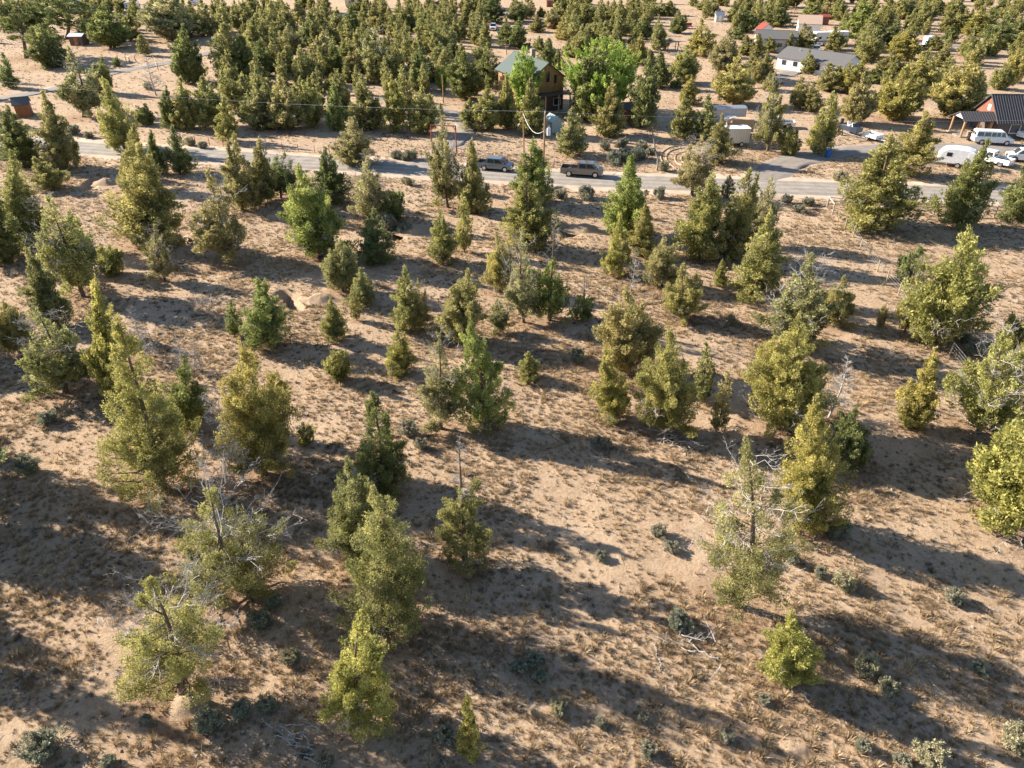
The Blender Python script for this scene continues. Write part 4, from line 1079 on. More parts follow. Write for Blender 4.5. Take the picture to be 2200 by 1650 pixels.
def gate_frame():
    a, b = gp(929, 329), gp(981, 331); h = on_plane(928, 269, a[1])[2]
    t = thing('gate_frame', 'tall rust-red steel gateway over the driveway to the log house', 'gateway', (*a, 0))
    d = b - a
    for x, y in ((0, 0), d): MB().bar((x, y, -.2), (x, y, h), .11, 10).build('post', 'rust_red', t)
    MB().bar((-.1, 0, h), (d[0] + .1, d[1], h), .09, 8).build('crossbeam', 'rust_red', t)
    for s in (.12, .88): MB().bar((d[0] * s, d[1] * s, h), (d[0] * (0 if s < .5 else 1), d[1] * (0 if s < .5 else 1), h - .7), .05, 6).build('brace', 'rust_red', t)
    for k in range(5): MB().bar((d[0] + .1, d[1] + .1, .25 + .26 * k), (d[0] + 2.4, d[1] + 2.4, .25 + .26 * k), .03, 5).build('gate_bar', 'galvanised', t)
    for q in (.05, 1.2, 2.35): MB().bar((d[0] + .1 + q, d[1] + .1 + q, .1), (d[0] + .1 + q, d[1] + .1 + q, 1.35), .03, 5).build('gate_upright', 'galvanised', t)
gate_frame()
for k, (p, q, lab) in enumerate((((1401, 300), (1400, 272), 'farthest of three gnarled wooden posts in line by the tyre tracks'), ((1405, 328), (1404, 298), 'middle one of three gnarled wooden posts in line by the tyre tracks'), ((1411, 366), (1408, 326), 'nearest of three gnarled wooden posts in line by the tyre tracks'))):
    b = gp(*p); tp = on_plane(*q, b[1]); h = tp[2]
    rr = np.random.default_rng(40 + k)
    P = np.array([(0, 0, -.2), (.05, 0, h * .3), (-.06, .03, h * .65), (tp[0] - b[0], 0, h)])
    V1 = tubes(P[None], np.array([[.16, .14, .12, .07]]), 7)
    t = thing('wooden_post', lab, 'post', (*b, gz(*b)), 0, 'gnarled wooden posts')
    put('shaft', np_mesh('shaft', *V1, smooth=True), 'grey_wood', t)
    put('stub', np_mesh('stub', *tubes(np.array([[(-.02, 0, h * .6), (.25, .05, h * .72), (.42, 0, h * .9)]]), np.array([[.05, .04, .02]]), 5)), 'grey_wood', t)

# ------------------------------------------------------------------ spoil heaps by the pits, brush pile, rocks
def mound(name, label, px, rx, ry, h, seed, mat='spoil', rot=0):
    c = gp(*px); rng = np.random.default_rng(seed)
    n, m = 40, 12
    V = [(0, 0, h)]; F = []
    for j in range(1, m + 1):
        u = j / m
        for i in range(n):
            a = 2 * math.pi * i / n
            x, y = rx * u * math.cos(a), ry * u * math.sin(a)
            z = h * (1 - sst(0, 1, np.array(u))) * (1 + .35 * (vnoise(x, y, .7, seed) - .5)) + .10 * (vnoise(x, y, .3, seed + 3) - .5) * (1 - u ** 3)
            V.append((x * (1 + .18 * math.sin(3 * a + seed)), y * (1 + .15 * math.cos(2 * a + seed)), float(z) - .06 * u))
    for i in range(n): F.append((0, 1 + i, 1 + (i + 1) % n, 1 + (i + 1) % n))
    F = [f[:3] for f in F]; Q = []
    for j in range(m - 1):
        for i in range(n):
            a, b = 1 + j * n + i, 1 + j * n + (i + 1) % n; F += [(a, a + n, b + n), (a, b + n, b)]
    o = put(name, np_mesh(name, np.array(V), np.array(F), smooth=True), mat, None, (c[0], c[1], float(height(c[0], c[1], False)[0]) - .03), rot)
    return tag(o, label, 'dirt mound', 'spoil heaps' if name == 'spoil_heap' else None)
mound('spoil_heap', 'heap of dug earth beside the roadside pit at left', (229, 392), 2.4, 1.7, .75, 1)
mound('spoil_heap', 'sunlit dug earth beside the shallow scrape left of the forked juniper', (428, 503), 1.9, 1.4, .4, 2, 'soil')
mound('spoil_heap', 'heap of dug earth right of the open trench', (690, 642), 2.0, 1.3, .5, 3)
mound('spoil_heap', 'shaded heap of dug earth right of the pit below the front pickup', (1256, 490), 2.4, 1.7, .7, 4)
mound('spoil_heap', 'shaded heap of dug earth right of the pit beside the blue-green juniper', (893, 496), 2.6, 1.9, .7, 5)
mound('burrow_mound', 'bare reddish earth mound at the foot of the round straggly juniper', (402, 1512), 1.2, 1.0, .38, 6, 'soil')
mound('burrow_mound', 'low bare mound of earth at the bottom right edge', (1700, 1606), 1.2, .9, .2, 7, 'soil')
def tyre_tracks():
    t = thing('tyre_tracks', 'curved tyre tracks turned into the dirt beyond the road', 'tracks', (*gp(1462, 341), 0))
    c0 = gp(1462, 341); cc = gp(1496, 346)
    for rad in (2.2, 3.1, 4.4, 5.2):
        P = np.array([(cc[0] + rad * 1.0 * math.cos(a) - c0[0], cc[1] + rad * 1.6 * math.sin(a) - c0[1], .0) for a in np.linspace(1.35, 3.7, 18)])
        P[:, 2] = height(P[:, 0] + c0[0], P[:, 1] + c0[1]) - .03
        put('rut', np_mesh('rut', *tubes(P[None], np.full((1, len(P)), .13), 6), smooth=True), 'soil', t)
tyre_tracks()
def brush_pile(label, px, n, rad, seed, name='brush_pile'):
    c = gp(*px); rng = np.random.default_rng(seed)
    roots = np.column_stack([rng.normal(size=(n, 2)) * rad * np.array((.5, .3)), rng.uniform(.05, .45, n)])
    az = rng.uniform(0, 6.28, n); d = unit(np.stack([np.cos(az), np.sin(az) * .6, rng.uniform(-.1, .25, n)], 1))
    g = twig_tree(rng, roots, d, rng.uniform(.6, 1.5, n), np.full(n, .03), 0, 5, 3, .05)
    g[0][:, 2] = np.abs(g[0][:, 2])
    o = put(name, np_mesh(name, *g), 'dead_wood', None, (c[0], c[1], gz(*c)))
    return tag(o, label, 'brush pile', 'piles of dead branches')
brush_pile('flat pile of grey cut branches left of the twin-peaked juniper', (432, 652), 46, 2.6, 1)
brush_pile('tangle of dead branches at the foot of the large rounded juniper', (1445, 945), 26, 2.2, 2)
brush_pile('dead branches on the ground left of the bare-branched foreground juniper', (1470, 1385), 14, 1.6, 3)
brush_pile('dark fallen branches on shaded ground left of the lone sapling', (640, 1590), 16, 1.3, 4)

# ------------------------------------------------------------------ the trees one can tell apart: foot x,y  top x,y  crown width (photo pixels), habit, tone | label
NEAR = '''
1012 1640 1003 1495 52 n y|young narrow juniper standing alone at the bottom edge
775 1545 775 1312 160 c y|yellow-green rounded juniper nearest the bottom, left of the lone sapling
835 1345 803 1046 195 c m|big dense juniper directly behind the rounded one at bottom centre
770 1195 745 990 150 b m|juniper half hidden behind the left shoulder of the big dense one
822 1055 798 845 125 c d|dark green cone-shaped juniper above the row at bottom centre
1000 1212 985 935 125 k m|juniper with a bare grey spire for a top, in the sunny clearing
392 1490 335 1230 220 s y|round straggly juniper at bottom left beside the bare earth mound
510 1262 455 1045 250 s m|ragged juniper half smothered in grey branches, left foreground
522 1032 438 840 160 d m|silvery dead juniper skeleton in the left foreground
566 1015 515 733 180 b y|broad light-green juniper right of the silvery skeleton
350 1048 247 683 190 c y|tallest juniper, big yellow-green pair of spires at left
248 855 203 590 88 c y|slim spire rising behind the tallest left juniper
312 768 277 655 70 d m|bare forked dead top behind the tallest left juniper
393 815 371 712 60 d m|dark bare snag, left of the two behind the silvery skeleton
413 800 410 713 44 d m|thin straight bare snag, right of the two behind the silvery skeleton
402 915 395 765 120 b d|shaded dark juniper below the two thin snags
139 838 76 664 135 s m|leaning juniper with exposed dark trunk and bare side limb at left
42 756 5 645 85 b m|juniper cut by the left edge beside the leaning exposed trunk
126 697 50 525 80 c m|slanting pointed juniper above the exposed leaning trunk
178 634 98 418 112 s m|leaning juniper with grey twigs and bare lower trunk, upper left
316 524 298 304 150 c m|large wide-skirted juniper right of the roadside pit, left of the road trees
289 405 287 264 66 c m|juniper top showing above the large wide-skirted one by the road
387 371 369 268 62 c d|compact dark juniper standing right at the road edge, left
336 372 323 277 44 c d|small dark juniper squeezed between two bigger ones near the left road edge
268 320 220 164 80 c y|bright green spire across the road right of the timber shed
144 361 88 190 76 c m|leaning roadside juniper in front of the small timber shed
56 354 14 224 88 c d|dark juniper at the left edge below the timber shed
52 522 22 322 100 c m|tall dense juniper at the left edge, level with the roadside pit
116 404 71 337 72 c m|darker twin-topped juniper just left of the roadside pit
8 560 -16 410 90 c d|juniper cut in half by the left edge below the roadside pit
355 600 331 482 58 s p|grey twiggy juniper at the foot of the large wide-skirted one
236 588 231 520 78 h m|low bushy juniper between two leaning junipers, upper left
489 559 445 366 112 s p|thin juniper with forked bare trunk and grey top below the road
522 452 501 284 76 c m|left one of two joined spires reaching across the road
560 438 557 294 70 c m|right one of two joined spires reaching across the road
604 426 612 326 66 s d|open dark-limbed juniper seen against the road, left of centre
690 552 640 356 146 b g|big bushy green juniper below the road, left of centre
722 435 697 315 74 c d|dark-sided juniper behind the big bushy green one
767 352 760 250 94 c p|pale broad juniper beyond the road's far side, left of the gate frame
792 476 789 333 74 s p|grey thinning juniper beside the road, left of the gate frame
850 470 842 405 62 h d|dark low juniper clump in the shade left of the pit mound
812 563 803 447 82 c d|shaded blue-green juniper left of the dark pit below the road
962 446 950 256 72 s p|sparse pale juniper with a thin tip in front of the red gate frame
1018 458 1012 299 64 c m|green juniper hiding the tail of the left pickup
998 542 996 407 38 n y|slim column-shaped juniper below the left pickup
950 565 945 449 68 c m|small pointed juniper left of the slim column one
1150 436 1143 296 94 c g|bright green juniper between the two pickups
1146 532 1128 372 112 c m|olive juniper directly below the one between the pickups
1072 624 1066 498 72 b y|juniper at the lower left of the olive central one
1125 692 1121 503 76 s p|pale thin-stemmed juniper in the middle of the clearing row
1181 688 1194 464 88 k g|dark juniper with a twisted bare tip, middle of the picture
1251 687 1255 588 50 k d|small juniper with a bare spike right of the twisted-tip one
1349 504 1358 331 108 c g|glossy green pyramid juniper below the road right of the pickups
1326 590 1333 460 60 c y|spiky juniper at the left foot of the glossy pyramid
1377 548 1388 434 64 c m|spiky juniper at the right foot of the glossy pyramid
1355 624 1365 528 42 d m|thin blackened dead pole below the glossy pyramid
1417 614 1425 504 84 b p|dome-shaped pale juniper right of the blackened pole
1467 684 1466 567 92 b m|spreading juniper below the pale dome, showing its crooked stem
1350 800 1346 619 142 b p|large loose grey-green juniper below the blackened pole
1320 898 1301 747 84 c y|juniper with stepped branches at the left of the large centre-right clump
1438 928 1440 692 152 b y|large rounded light-green juniper, centre right, dead twigs at its foot
1510 862 1518 737 48 n m|slender juniper at the right shoulder of the large rounded one
1539 924 1565 790 46 n p|thin see-through sapling right of the large rounded juniper
1502 551 1530 366 106 c y|yellow-green juniper crossing the road edge, left of three
1487 420 1508 292 78 s p|pale juniper with a long thin tip standing at the road edge
1541 350 1553 244 64 c m|juniper in front of the beige cargo trailer
1562 424 1568 376 30 n d|small dark juniper on the road verge below the cargo trailer
1570 553 1612 360 90 c m|pointed juniper with bare stem, middle of three at the road
1640 524 1658 377 58 s p|greyish thin juniper, right of three at the road
1617 635 1655 452 112 c y|bushy yellow-green juniper standing in front of the roadside trio
1547 613 1553 556 34 c y|little juniper at the left foot of the bushy yellow-green one
1686 745 1742 554 142 s p|half-dead juniper bristling with silver twigs, right of centre
1793 698 1814 592 82 b m|juniper touching the right side of the silver-twigged one
1670 918 1715 672 200 b y|very wide light-green juniper below the silver-twigged one
1780 896 1823 762 92 d m|white dead tree spreading its bare branches at right
1822 1002 1838 872 96 b d|dark juniper under the white dead tree
1737 1134 1748 845 142 c y|tall dense juniper with rounded clumps right of the branchy foreground one
1585 1300 1602 948 200 s m|large foreground juniper with drooping bare lower branches
1692 1464 1697 1306 126 b y|low light-green juniper at the foot of the large branchy one
2212 1115 2195 885 270 b y|large bright juniper cut by the right edge
1956 918 2016 751 74 c y|slanting slim juniper alone between the wire fence and the white dead tree
2102 928 2158 700 150 s y|juniper with a grey slanting trunk beside the lower wire fence
2012 735 2082 488 185 b y|massive twin-topped juniper with stout red-brown trunk by the wire fence
1943 718 1990 553 58 s m|thin crooked juniper at the left of the massive twin-topped one
1952 606 1962 530 72 h d|dark round bush-like juniper on the wire fence line
1890 703 1902 655 28 h p|tiny bare-stemmed juniper out in the open left of the massive one
2212 792 2222 620 120 b y|juniper at the right edge level with the massive twin-topped one
582 743 553 598 100 c g|twin-peaked green juniper left of the open trench
504 721 495 644 36 n d|little column juniper hugging the twin-peaked one
721 732 709 638 54 c m|small pointed juniper right of the open trench
738 626 731 514 92 b p|grey-green dome juniper below the shaded blue-green one
782 656 772 576 58 c m|juniper beside the grey-green dome, lower right of it
767 689 756 615 28 n m|spindly sapling between trench and clearing
730 815 720 747 76 h m|rounded bush juniper in the open ground left of centre
859 801 853 709 66 c y|egg-shaped dense young juniper in the clearing
883 708 869 571 74 c m|juniper with clear trunk and sharp top in the clearing
899 704 897 600 46 s p|thin pale companion of the sharp-topped clearing juniper
981 733 1006 578 116 b m|wide juniper right of the sharp-topped pair
1080 713 1068 640 46 s m|small upright juniper at the right side of the wide clearing one
1044 920 1008 692 122 c g|dense dark-skirted juniper in the centre, sharing a mound with a grey one
947 923 942 727 88 s p|grey sparse juniper sharing a mound with the dense dark-skirted one
1135 816 1135 754 48 c m|knee-high young juniper alone on the sunlit slope
655 951 655 900 42 h m|small green juniper bush right of the broad light-green one
1945 377 1992 238 96 c y|tall juniper in front of the paved yard at right
1877 484 1918 284 150 c m|very large juniper covering the road and rail fence at right
2052 484 2124 298 98 c d|dark leaning juniper with narrow tip below the white vehicles
2204 476 2196 362 118 b d|dark juniper cut by the right edge below the road
1648 326 1662 165 58 s m|tall ragged juniper right of the cargo trailer
1692 331 1704 271 62 h m|bushy low juniper beside the blue bin
1760 327 1791 196 70 c y|clear-trunked juniper shading the blue bin
'''
EDGE = '''
-95 1130 -120 880 190 b d|shaded juniper just beyond the left edge, bare twigs reaching in
-330 1330 -380 1060 220 c m|juniper outside the left edge casting shade on the lower slope
-190 985 -240 700 170 c m|juniper outside the left edge level with the silvery skeleton
-420 1640 -460 1330 230 c m|juniper outside the lower left corner casting the corner's shade
-230 1790 -250 1500 210 b m|juniper below the lower left corner, out of frame
-560 1180 -640 900 220 b m|farther juniper outside the left edge
-150 760 -200 540 150 c m|juniper outside the left edge beside the cut-off one
'''
# farther trees, read tile by tile: foot x,y  top x,y  width in tile pixels, habit, tone
A1 = '''225 490 150 -60 430 o d;400 560 380 160 300 b d;560 330 520 -120 420 o d;930 400 870 10 300 b d;720 140 720 -60 120 c m;1440 335 1420 -100 400 b p;1160 250 1120 0 110 n m;1530 300 1540 -30 170 c m;
1720 300 1740 20 170 c m;1860 280 1890 0 140 c m;1230 470 1185 290 105 n m;1590 700 1540 200 240 b d;1960 700 1880 150 270 c m;2070 700 2020 260 190 c d;2060 210 2050 0 140 c m;2150 520 2140 130 180 c m;
705 985 570 400 320 s p;840 790 860 450 170 b d;1320 810 1230 450 200 d m;75 740 20 430 120 c d;1820 1070 1700 640 300 b m;1575 1085 1520 640 180 c y;1440 1085 1400 720 130 c d;1925 1194 1885 800 170 c y;2110 1010 2090 760 150 c m;
1210 1050 1225 860 150 b d;1640 690 1630 490 130 c m;2160 800 2150 560 140 c m;300 300 290 40 180 b d;60 250 50 -40 200 b d;700 370 690 180 90 c d;1080 300 1090 60 90 c d;1000 560 960 480 60 h d;1260 760 1240 690 80 h p'''
A2 = '''150 330 160 0 190 b m;290 280 280 40 140 c m;410 190 400 0 120 c m;515 400 490 90 150 c d;610 110 600 -60 130 c m;40 420 30 130 180 b m;340 450 310 200 200 b p;90 640 70 330 220 b d;290 640 290 380 120 n m;470 650 450 450 110 c d;620 600 600 270 230 c p;690 660 690 300 150 c d;850 350 830 10 150 c d;730 300 720 60 140 c m;
940 330 920 100 130 c m;1050 250 1030 20 120 c m;1110 180 1100 0 100 c m;1000 420 990 230 140 b m;1180 280 1170 150 80 c d;1250 250 1240 20 110 c m;1320 260 1320 0 120 c m;1280 420 1270 230 120 c m;1440 300 1430 60 100 c m;1480 260 1470 100 70 n d;1540 180 1530 0 110 c m;1590 240 1580 60 90 n m;1680 200 1680 0 110 c m;1810 100 1800 -50 100 c m;
1510 430 1500 210 150 c y;1560 330 1555 180 50 n d;1660 450 1640 190 180 b m;1800 220 1790 90 100 c m;1780 330 1770 150 90 c m;1920 330 1910 130 140 c p;2040 190 2020 -20 180 c d;1870 110 1860 0 50 n m;2160 380 2150 150 130 c d;860 680 900 400 190 b p;1060 680 1040 240 250 s p;1230 650 1200 400 160 c m;1350 500 1340 270 140 c m;1430 760 1420 400 160 c d;1600 560 1590 350 180 b m;1700 500 1690 330 130 c d;
60 1080 30 650 190 c m;305 1090 240 640 290 b p;180 1070 100 680 190 c m;520 1070 430 680 220 b m;410 770 400 530 100 c y;725 1100 690 690 145 c g;660 760 680 600 90 c m;980 1080 920 620 260 c m;1225 1110 1180 640 170 c y;1450 1120 1440 720 240 b m;1600 1010 1595 870 55 n m;1800 830 1790 430 310 b d;2020 740 2000 350 190 c d;1860 1090 1840 830 160 c m;2000 1100 1990 730 240 b m;2150 1080 2150 640 150 c y;
780 560 770 330 130 c m;1130 560 1120 300 130 c m;1160 460 1150 280 110 c p;1500 680 1490 470 130 c d;560 780 550 560 120 c m;200 420 190 230 110 c m'''
A3 = '''130 180 120 0 170 b d;240 140 240 0 75 n m;330 140 320 50 75 c m;430 240 410 70 150 b p;500 120 490 -40 120 c m;620 200 610 -20 140 c m;705 215 700 -20 170 b m;650 230 640 130 65 c m;810 330 820 60 150 c m;950 180 940 0 150 b m;1010 300 1000 130 150 b m;1090 180 1080 0 110 c m;1140 150 1130 0 100 c m;1190 330 1190 140 150 b d;1330 130 1340 0 110 c m;1410 130 1410 0 120 c m;1240 130 1240 10 100 c m;1320 420 1320 120 120 c m;1480 280 1490 90 140 b d;
1610 50 1600 -40 75 c m;1680 80 1680 0 100 c m;1800 140 1790 20 85 c m;1690 470 1680 150 190 c y;1960 180 1960 0 110 c m;2070 270 2040 60 180 b d;2170 160 2170 20 80 c m;1850 640 1925 230 220 b p;2060 460 2060 290 130 c m;2150 480 2160 270 110 c m;130 400 140 150 160 c d;40 380 40 200 85 c m;290 270 290 130 110 c m;300 430 310 300 100 c m;390 560 385 310 150 c d;470 580 470 400 85 c d;520 330 510 140 140 c y;600 310 600 170 75 n m;560 470 560 330 130 c m;
720 390 730 220 140 c m;970 430 970 270 140 c d;1160 540 1170 270 130 c m;1090 500 1090 340 85 c m;1330 740 1330 430 155 c d;1530 700 1560 380 220 b m;1470 735 1450 660 120 h d;720 1010 770 390 270 c d;900 1145 930 650 215 c m;1180 1075 1240 430 235 c d;1560 870 1600 630 140 c y;1520 1160 1540 800 165 c m;1690 1170 1740 790 205 c m;1945 880 2000 460 340 b y;2150 700 2170 480 130 b m;575 1300 590 900 225 c m;240 1130 240 650 200 c m;60 1090 30 620 135 c m;
2120 620 2110 420 120 c m;640 420 650 270 110 c m;860 420 870 280 100 c m;1990 330 2000 200 100 c d;1250 540 1260 420 80 c m'''
A4 = '''110 220 140 30 170 c d;30 180 20 0 85 c d;400 150 390 10 150 b m;540 150 540 0 120 c p;650 170 680 0 120 c m;795 315 850 0 230 c g;1000 260 1030 40 180 b m;900 430 920 190 180 c m;620 420 600 200 140 c m;350 430 350 190 170 c m;240 440 240 270 100 c m;60 440 50 300 100 c m;25 690 40 420 110 c m;1060 400 1150 170 200 b d;1230 160 1240 0 140 c m;1330 240 1370 40 120 c m;1480 130 1500 0 75 n d;1540 270 1590 60 110 c m;1160 500 1230 260 250 b y;
1660 270 1720 80 180 b m;1800 300 1850 50 200 c y;1570 360 1600 210 110 c d;1440 420 1460 290 130 c m;1980 410 2080 110 270 b d;2150 330 2170 100 120 c m;2120 690 2160 400 160 b y;2010 750 2040 520 160 b m;380 620 390 410 105 c m;560 760 560 520 220 b m;60 760 60 600 125 c m;310 910 320 640 170 b m;415 935 430 680 135 c m;695 780 860 480 250 b y;760 1050 850 620 270 b p;1110 1010 1200 560 360 b y;1300 800 1350 430 280 b y;1600 1000 1800 420 380 b y;1490 560 1540 400 150 c m;1060 620 1100 430 180 c m;
1880 460 1900 330 110 c y;1720 480 1750 330 130 b m;940 700 960 560 120 c d;2190 560 2210 380 120 b m;1130 130 1150 0 100 c m;1640 140 1660 0 110 c m;2000 120 2030 0 130 c d;2120 120 2140 -20 120 c d;1900 200 1930 60 110 c m'''

rngT = np.random.default_rng(11)
def parse(s):
    for ln in s.strip().splitlines():
        a, lab = ln.split('|'); q = a.split()
        yield [float(v) for v in q[:5]] + q[5:7] + [lab.strip()]
def place(bx, by, tx, ty):
    x, y = gp(bx, by)
    top = on_plane(tx, ty, y)
    return x, y, max(top[2], .6), top[0] - x
FORMS = {}      # grown forms shared by trees of the middle distance
for kind, n, W0, H0 in (('c', 6, 3.8, 8.5), ('b', 5, 5.0, 8), ('s', 4, 4.2, 8), ('n', 3, 1.9, 6), ('k', 2, 3.6, 8), ('h', 2, 3.4, 3.0), ('d', 2, 2.8, 6)):
    FORMS[kind] = [(mesh_set('form_' + kind, gen_tree(300 + 13 * k + ord(kind), H0, W0, kind, (0, 0), .145, 1.1, .25), bark='dead_wood' if kind == 'd' else 'bark'), W0, H0) for k in range(n)]
used = {}
for i, (bx, by, tx, ty, w, kind, tone, lab) in enumerate(list(parse(NEAR)) + list(parse(EDGE))):
    x, y, H, lx = place(bx, by, tx, ty)
    dist = math.hypot(math.hypot(x, y), CAM_H - H / 2)
    W = w / ppm(x, y, H * .45) * (1.12 if kind == 's' else 1)
    rot, scl = None, (1, 1, 1)
    if by > 905 and 0 < bx < 2200 or kind == 'd' and w > 100:
        e = float(np.clip(1.5 * dist / 710.0, .085, .30))
        ms = mesh_set('tree', gen_tree(100 + i, H, W, kind, (lx, rngT.normal() * .03 * H), e), bark='dead_wood' if kind == 'd' else 'bark')
    else:
        k = used.get(kind, 0); used[kind] = k + 1
        ms, W0, H0 = FORMS[kind][k % len(FORMS[kind])]
        rot = Quaternion((0, 1, 0), math.atan2(lx, H)) @ Quaternion((0, 0, 1), rngT.uniform(0, 6.28)); scl = (W / W0, W / W0, math.hypot(H, lx) / H0)
    plant('dead_tree' if kind == 'd' else 'juniper_tree', ms, lab, 'dead tree' if kind == 'd' else 'juniper tree', (x, y, gz(x, y)), tone_of(tone, rngT), 'dead snags' if kind == 'd' else 'junipers on the near side of the road', scl, rot)
    BASES.append((x, y, W / 2))
# far trees: a handful of grown forms, each standing tree a copy sized and turned to its own measure
PROTO = {}
for kind, n in (('c', 5), ('n', 2), ('b', 4), ('s', 2), ('o', 2), ('h', 2), ('d', 1)):
    for k in range(n):
        W0 = {'c': 3.6, 'n': 1.9, 'b': 5.2, 's': 4.2, 'o': 7.5, 'h': 3.0, 'd': 3.5}[kind]; H0 = {'c': 8, 'n': 6, 'b': 8, 's': 8.5, 'o': 11, 'h': 2.4, 'd': 8}[kind]
        PROTO.setdefault(kind, []).append((mesh_set('far_' + kind, gen_tree(900 + 10 * k + ord(kind), H0, W0, kind, (0, 0), .25, 1.3), bark='dead_wood' if kind == 'd' else 'bark'), W0, H0))
ORD = 'first second third fourth fifth sixth seventh eighth ninth tenth eleventh twelfth thirteenth fourteenth fifteenth sixteenth seventeenth eighteenth nineteenth twentieth'.split()
ORD += ['twenty-' + w for w in ORD[:9]] + ['thirtieth']
COLS = [(230, 'beyond the timber shed'), (420, 'beside the upper-left gravel drive'), (640, 'in the wood above the left road'), (860, 'in the wood left of centre'), (1062, 'just left of the log house'), (1210, 'about the log house'), (1400, 'about the big willow'), (1545, 'in the clearing right of the willow'),
        (1660, 'left of the white house'), (1790, 'about the white house'), (1930, 'right of the white house'), (2300, 'behind the dark-roofed house')]
ROWS = [(34, 'farthest row'), (62, 'second-farthest row'), (95, 'third-farthest row'), (135, 'middle row'), (185, 'third-nearest row'), (245, 'second-nearest row'), (400, 'nearest row')]
HAB = {'c': 'pointed', 'n': 'slender', 'b': 'broad', 's': 'thin grey', 'o': 'old flat-layered', 'h': 'low bushy', 'd': 'bare dead'}
far = []
for ox, tile in ((0, A1), (540, A2), (1080, A3), (1640, A4)):
    for s in tile.replace('\n', '').split(';'):
        q = s.split()
        if len(q) < 7: continue
        v = [float(a) / 3.929 for a in q[:5]]
        far.append([v[0] + ox, v[1], v[2] + ox, v[3], v[4], q[5], q[6]])
wood_rest = [t for t in far if t[1] < 24 and t[4] < 45]              # the farthest, smallest ones go into the wood behind
far = [t for t in far if not (t[1] < 24 and t[4] < 45)]
CLEAR = [(1055, 150, 1225, 270), (1640, 118, 1820, 195), (1595, 62, 1712, 128), (1700, 36, 1790, 92), (1528, 30, 1562, 66), (1415, 38, 1505, 165), (0, 100, 330, 260), (200, 96, 470, 165), (2030, 150, 2260, 310), (1740, 76, 1835, 118), (1205, 130, 1400, 270), (140, 60, 190, 120), (1040, 40, 1075, 76), (1165, 5, 1192, 30), (400, 2, 430, 26), (150, 10, 200, 30)]
rf = np.random.default_rng(77)
for x0, y0, x1, y1, n in ((330, 14, 1060, 75, 105), (470, 75, 1050, 180, 62), (470, 175, 920, 262, 26), (1090, 5, 1420, 62, 40), (1210, 60, 1400, 128, 14), (1500, 2, 2230, 42, 76), (1560, 42, 2230, 78, 30), (1850, 78, 2090, 205, 14), (2090, 60, 2230, 190, 9), (-20, 2, 330, 40, 40), (190, 30, 420, 92, 18), (-260, 40, -12, 330, 34)):
    k = 0
    while k < n:
        bx, by = rf.uniform(x0, x1), rf.uniform(y0, y1); k += 1
        if any(a < bx < c and b < by < d for a, b, c, d in CLEAR): continue
        x, y = gp(bx, by); q = ppm(x, y); H = rf.uniform(5.5, 9.5)
        wood_rest.append([bx, by, bx + (bx - 1100) * .012, by - H * q * .96, H * q * rf.uniform(.34, .52), rf.choice(list('cccbn')), 'm'])
zone = {}
for t in far:
    c = next(k for k, (x, _) in enumerate(COLS) if t[0] < x); r = next(k for k, (y, _) in enumerate(ROWS) if t[1] < y)
    zone.setdefault((r, c), []).append(t)
for (r, c), L in sorted(zone.items()):
    L.sort()
    for k, (bx, by, tx, ty, w, kind, tone) in enumerate(L):
        x, y, H, lx = place(bx, by, tx, ty)
        W = 1.22 * w / ppm(x, y, H * .45)
        me, W0, H0 = PROTO[kind][rngT.integers(len(PROTO[kind]))]
        rot = Quaternion((0, 1, 0), math.atan2(lx, H)) @ Quaternion((0, 0, 1), rngT.uniform(0, 6.28))
        where = f'{ORD[k]} from left, {ROWS[r][1]} {COLS[c][1]}' if len(L) > 1 else f'alone in the {ROWS[r][1]} {COLS[c][1]}'
        lab = f'{HAB[kind]} {"tree" if kind == "d" else "juniper"}, {where}'
        plant('dead_tree' if kind == 'd' else 'juniper_tree', me, lab, 'dead tree' if kind == 'd' else 'juniper tree', (x, y, gz(x, y)), tone_of(tone, rngT), 'junipers beyond the road', (W / W0, W / W0, H / H0), rot)
        BASES.append((x, y, W / 2))
def far_wood(items):
    """the far-off wood that reads as one mass"""
    forms = {k: [gen_tree(1200 + 7 * j + ord(k), 8, {'c': 3.4, 'b': 4.6, 'n': 2.6}[k], k, (0, 0), .34, 1.2, .2) for j in range(3)] for k in 'cbn'}
    keys = list(forms); meshes = []
    for k in keys:
        for g in forms[k]:
            v, f, t = g['crown']; v2, f2 = g['trunk']
            me = np_mesh('wood_tree', np.concatenate([v, v2]), np.concatenate([f, f2 + len(v)]), np.concatenate([t, np.zeros(len(v2))]))
            me.materials.append(MATS['juniper_leaf']); me.materials.append(MATS['bark'])
            me.polygons.foreach_set('material_index', np.concatenate([np.zeros(len(f)), np.ones(len(f2))]).astype(np.int32)); meshes.append(me)
    P, S = [], []
    for bx, by, tx, ty, w, kind, tone in items:
        x, y, H, lx = place(bx, by, tx, ty); W = 1.22 * w / ppm(x, y, H * .45)
        P.append((x, y, 0)); S.append((W / 3.6, W / 3.6, H / 8))
    scatter('distant_juniper_wood', 'far-off mass of small junipers filling the upper part of the view', 'wood', meshes, np.array(P), np.array(S), rf.uniform(0, 6.28, len(P)))
far_wood(wood_rest)
# the willows about the log house
for i, (bx, by, tx, ty, w, lab) in enumerate([(1285, 243, 1300, 80, 190, 'big round bright green willow right of the log house'), (1130, 246, 1124, 100, 74, 'smaller bright green willow in front of the log house gable'), (952, 196, 950, 148, 30, 'little bright green willow left of the log house beside the pole')]):
    x, y, H, lx = place(bx, by, tx, ty)
    W = w / ppm(x, y, H * .45)
    g = gen_tree(700 + i, H, W, 'g', (lx, 0), .30, 1.5)
    plant('willow_tree', mesh_set('willow', g, 'willow_leaf'), lab, 'willow tree', (x, y, gz(x, y)), (1, 1, 1, 1), 'willows')
    BASES.append((x, y, W / 2))

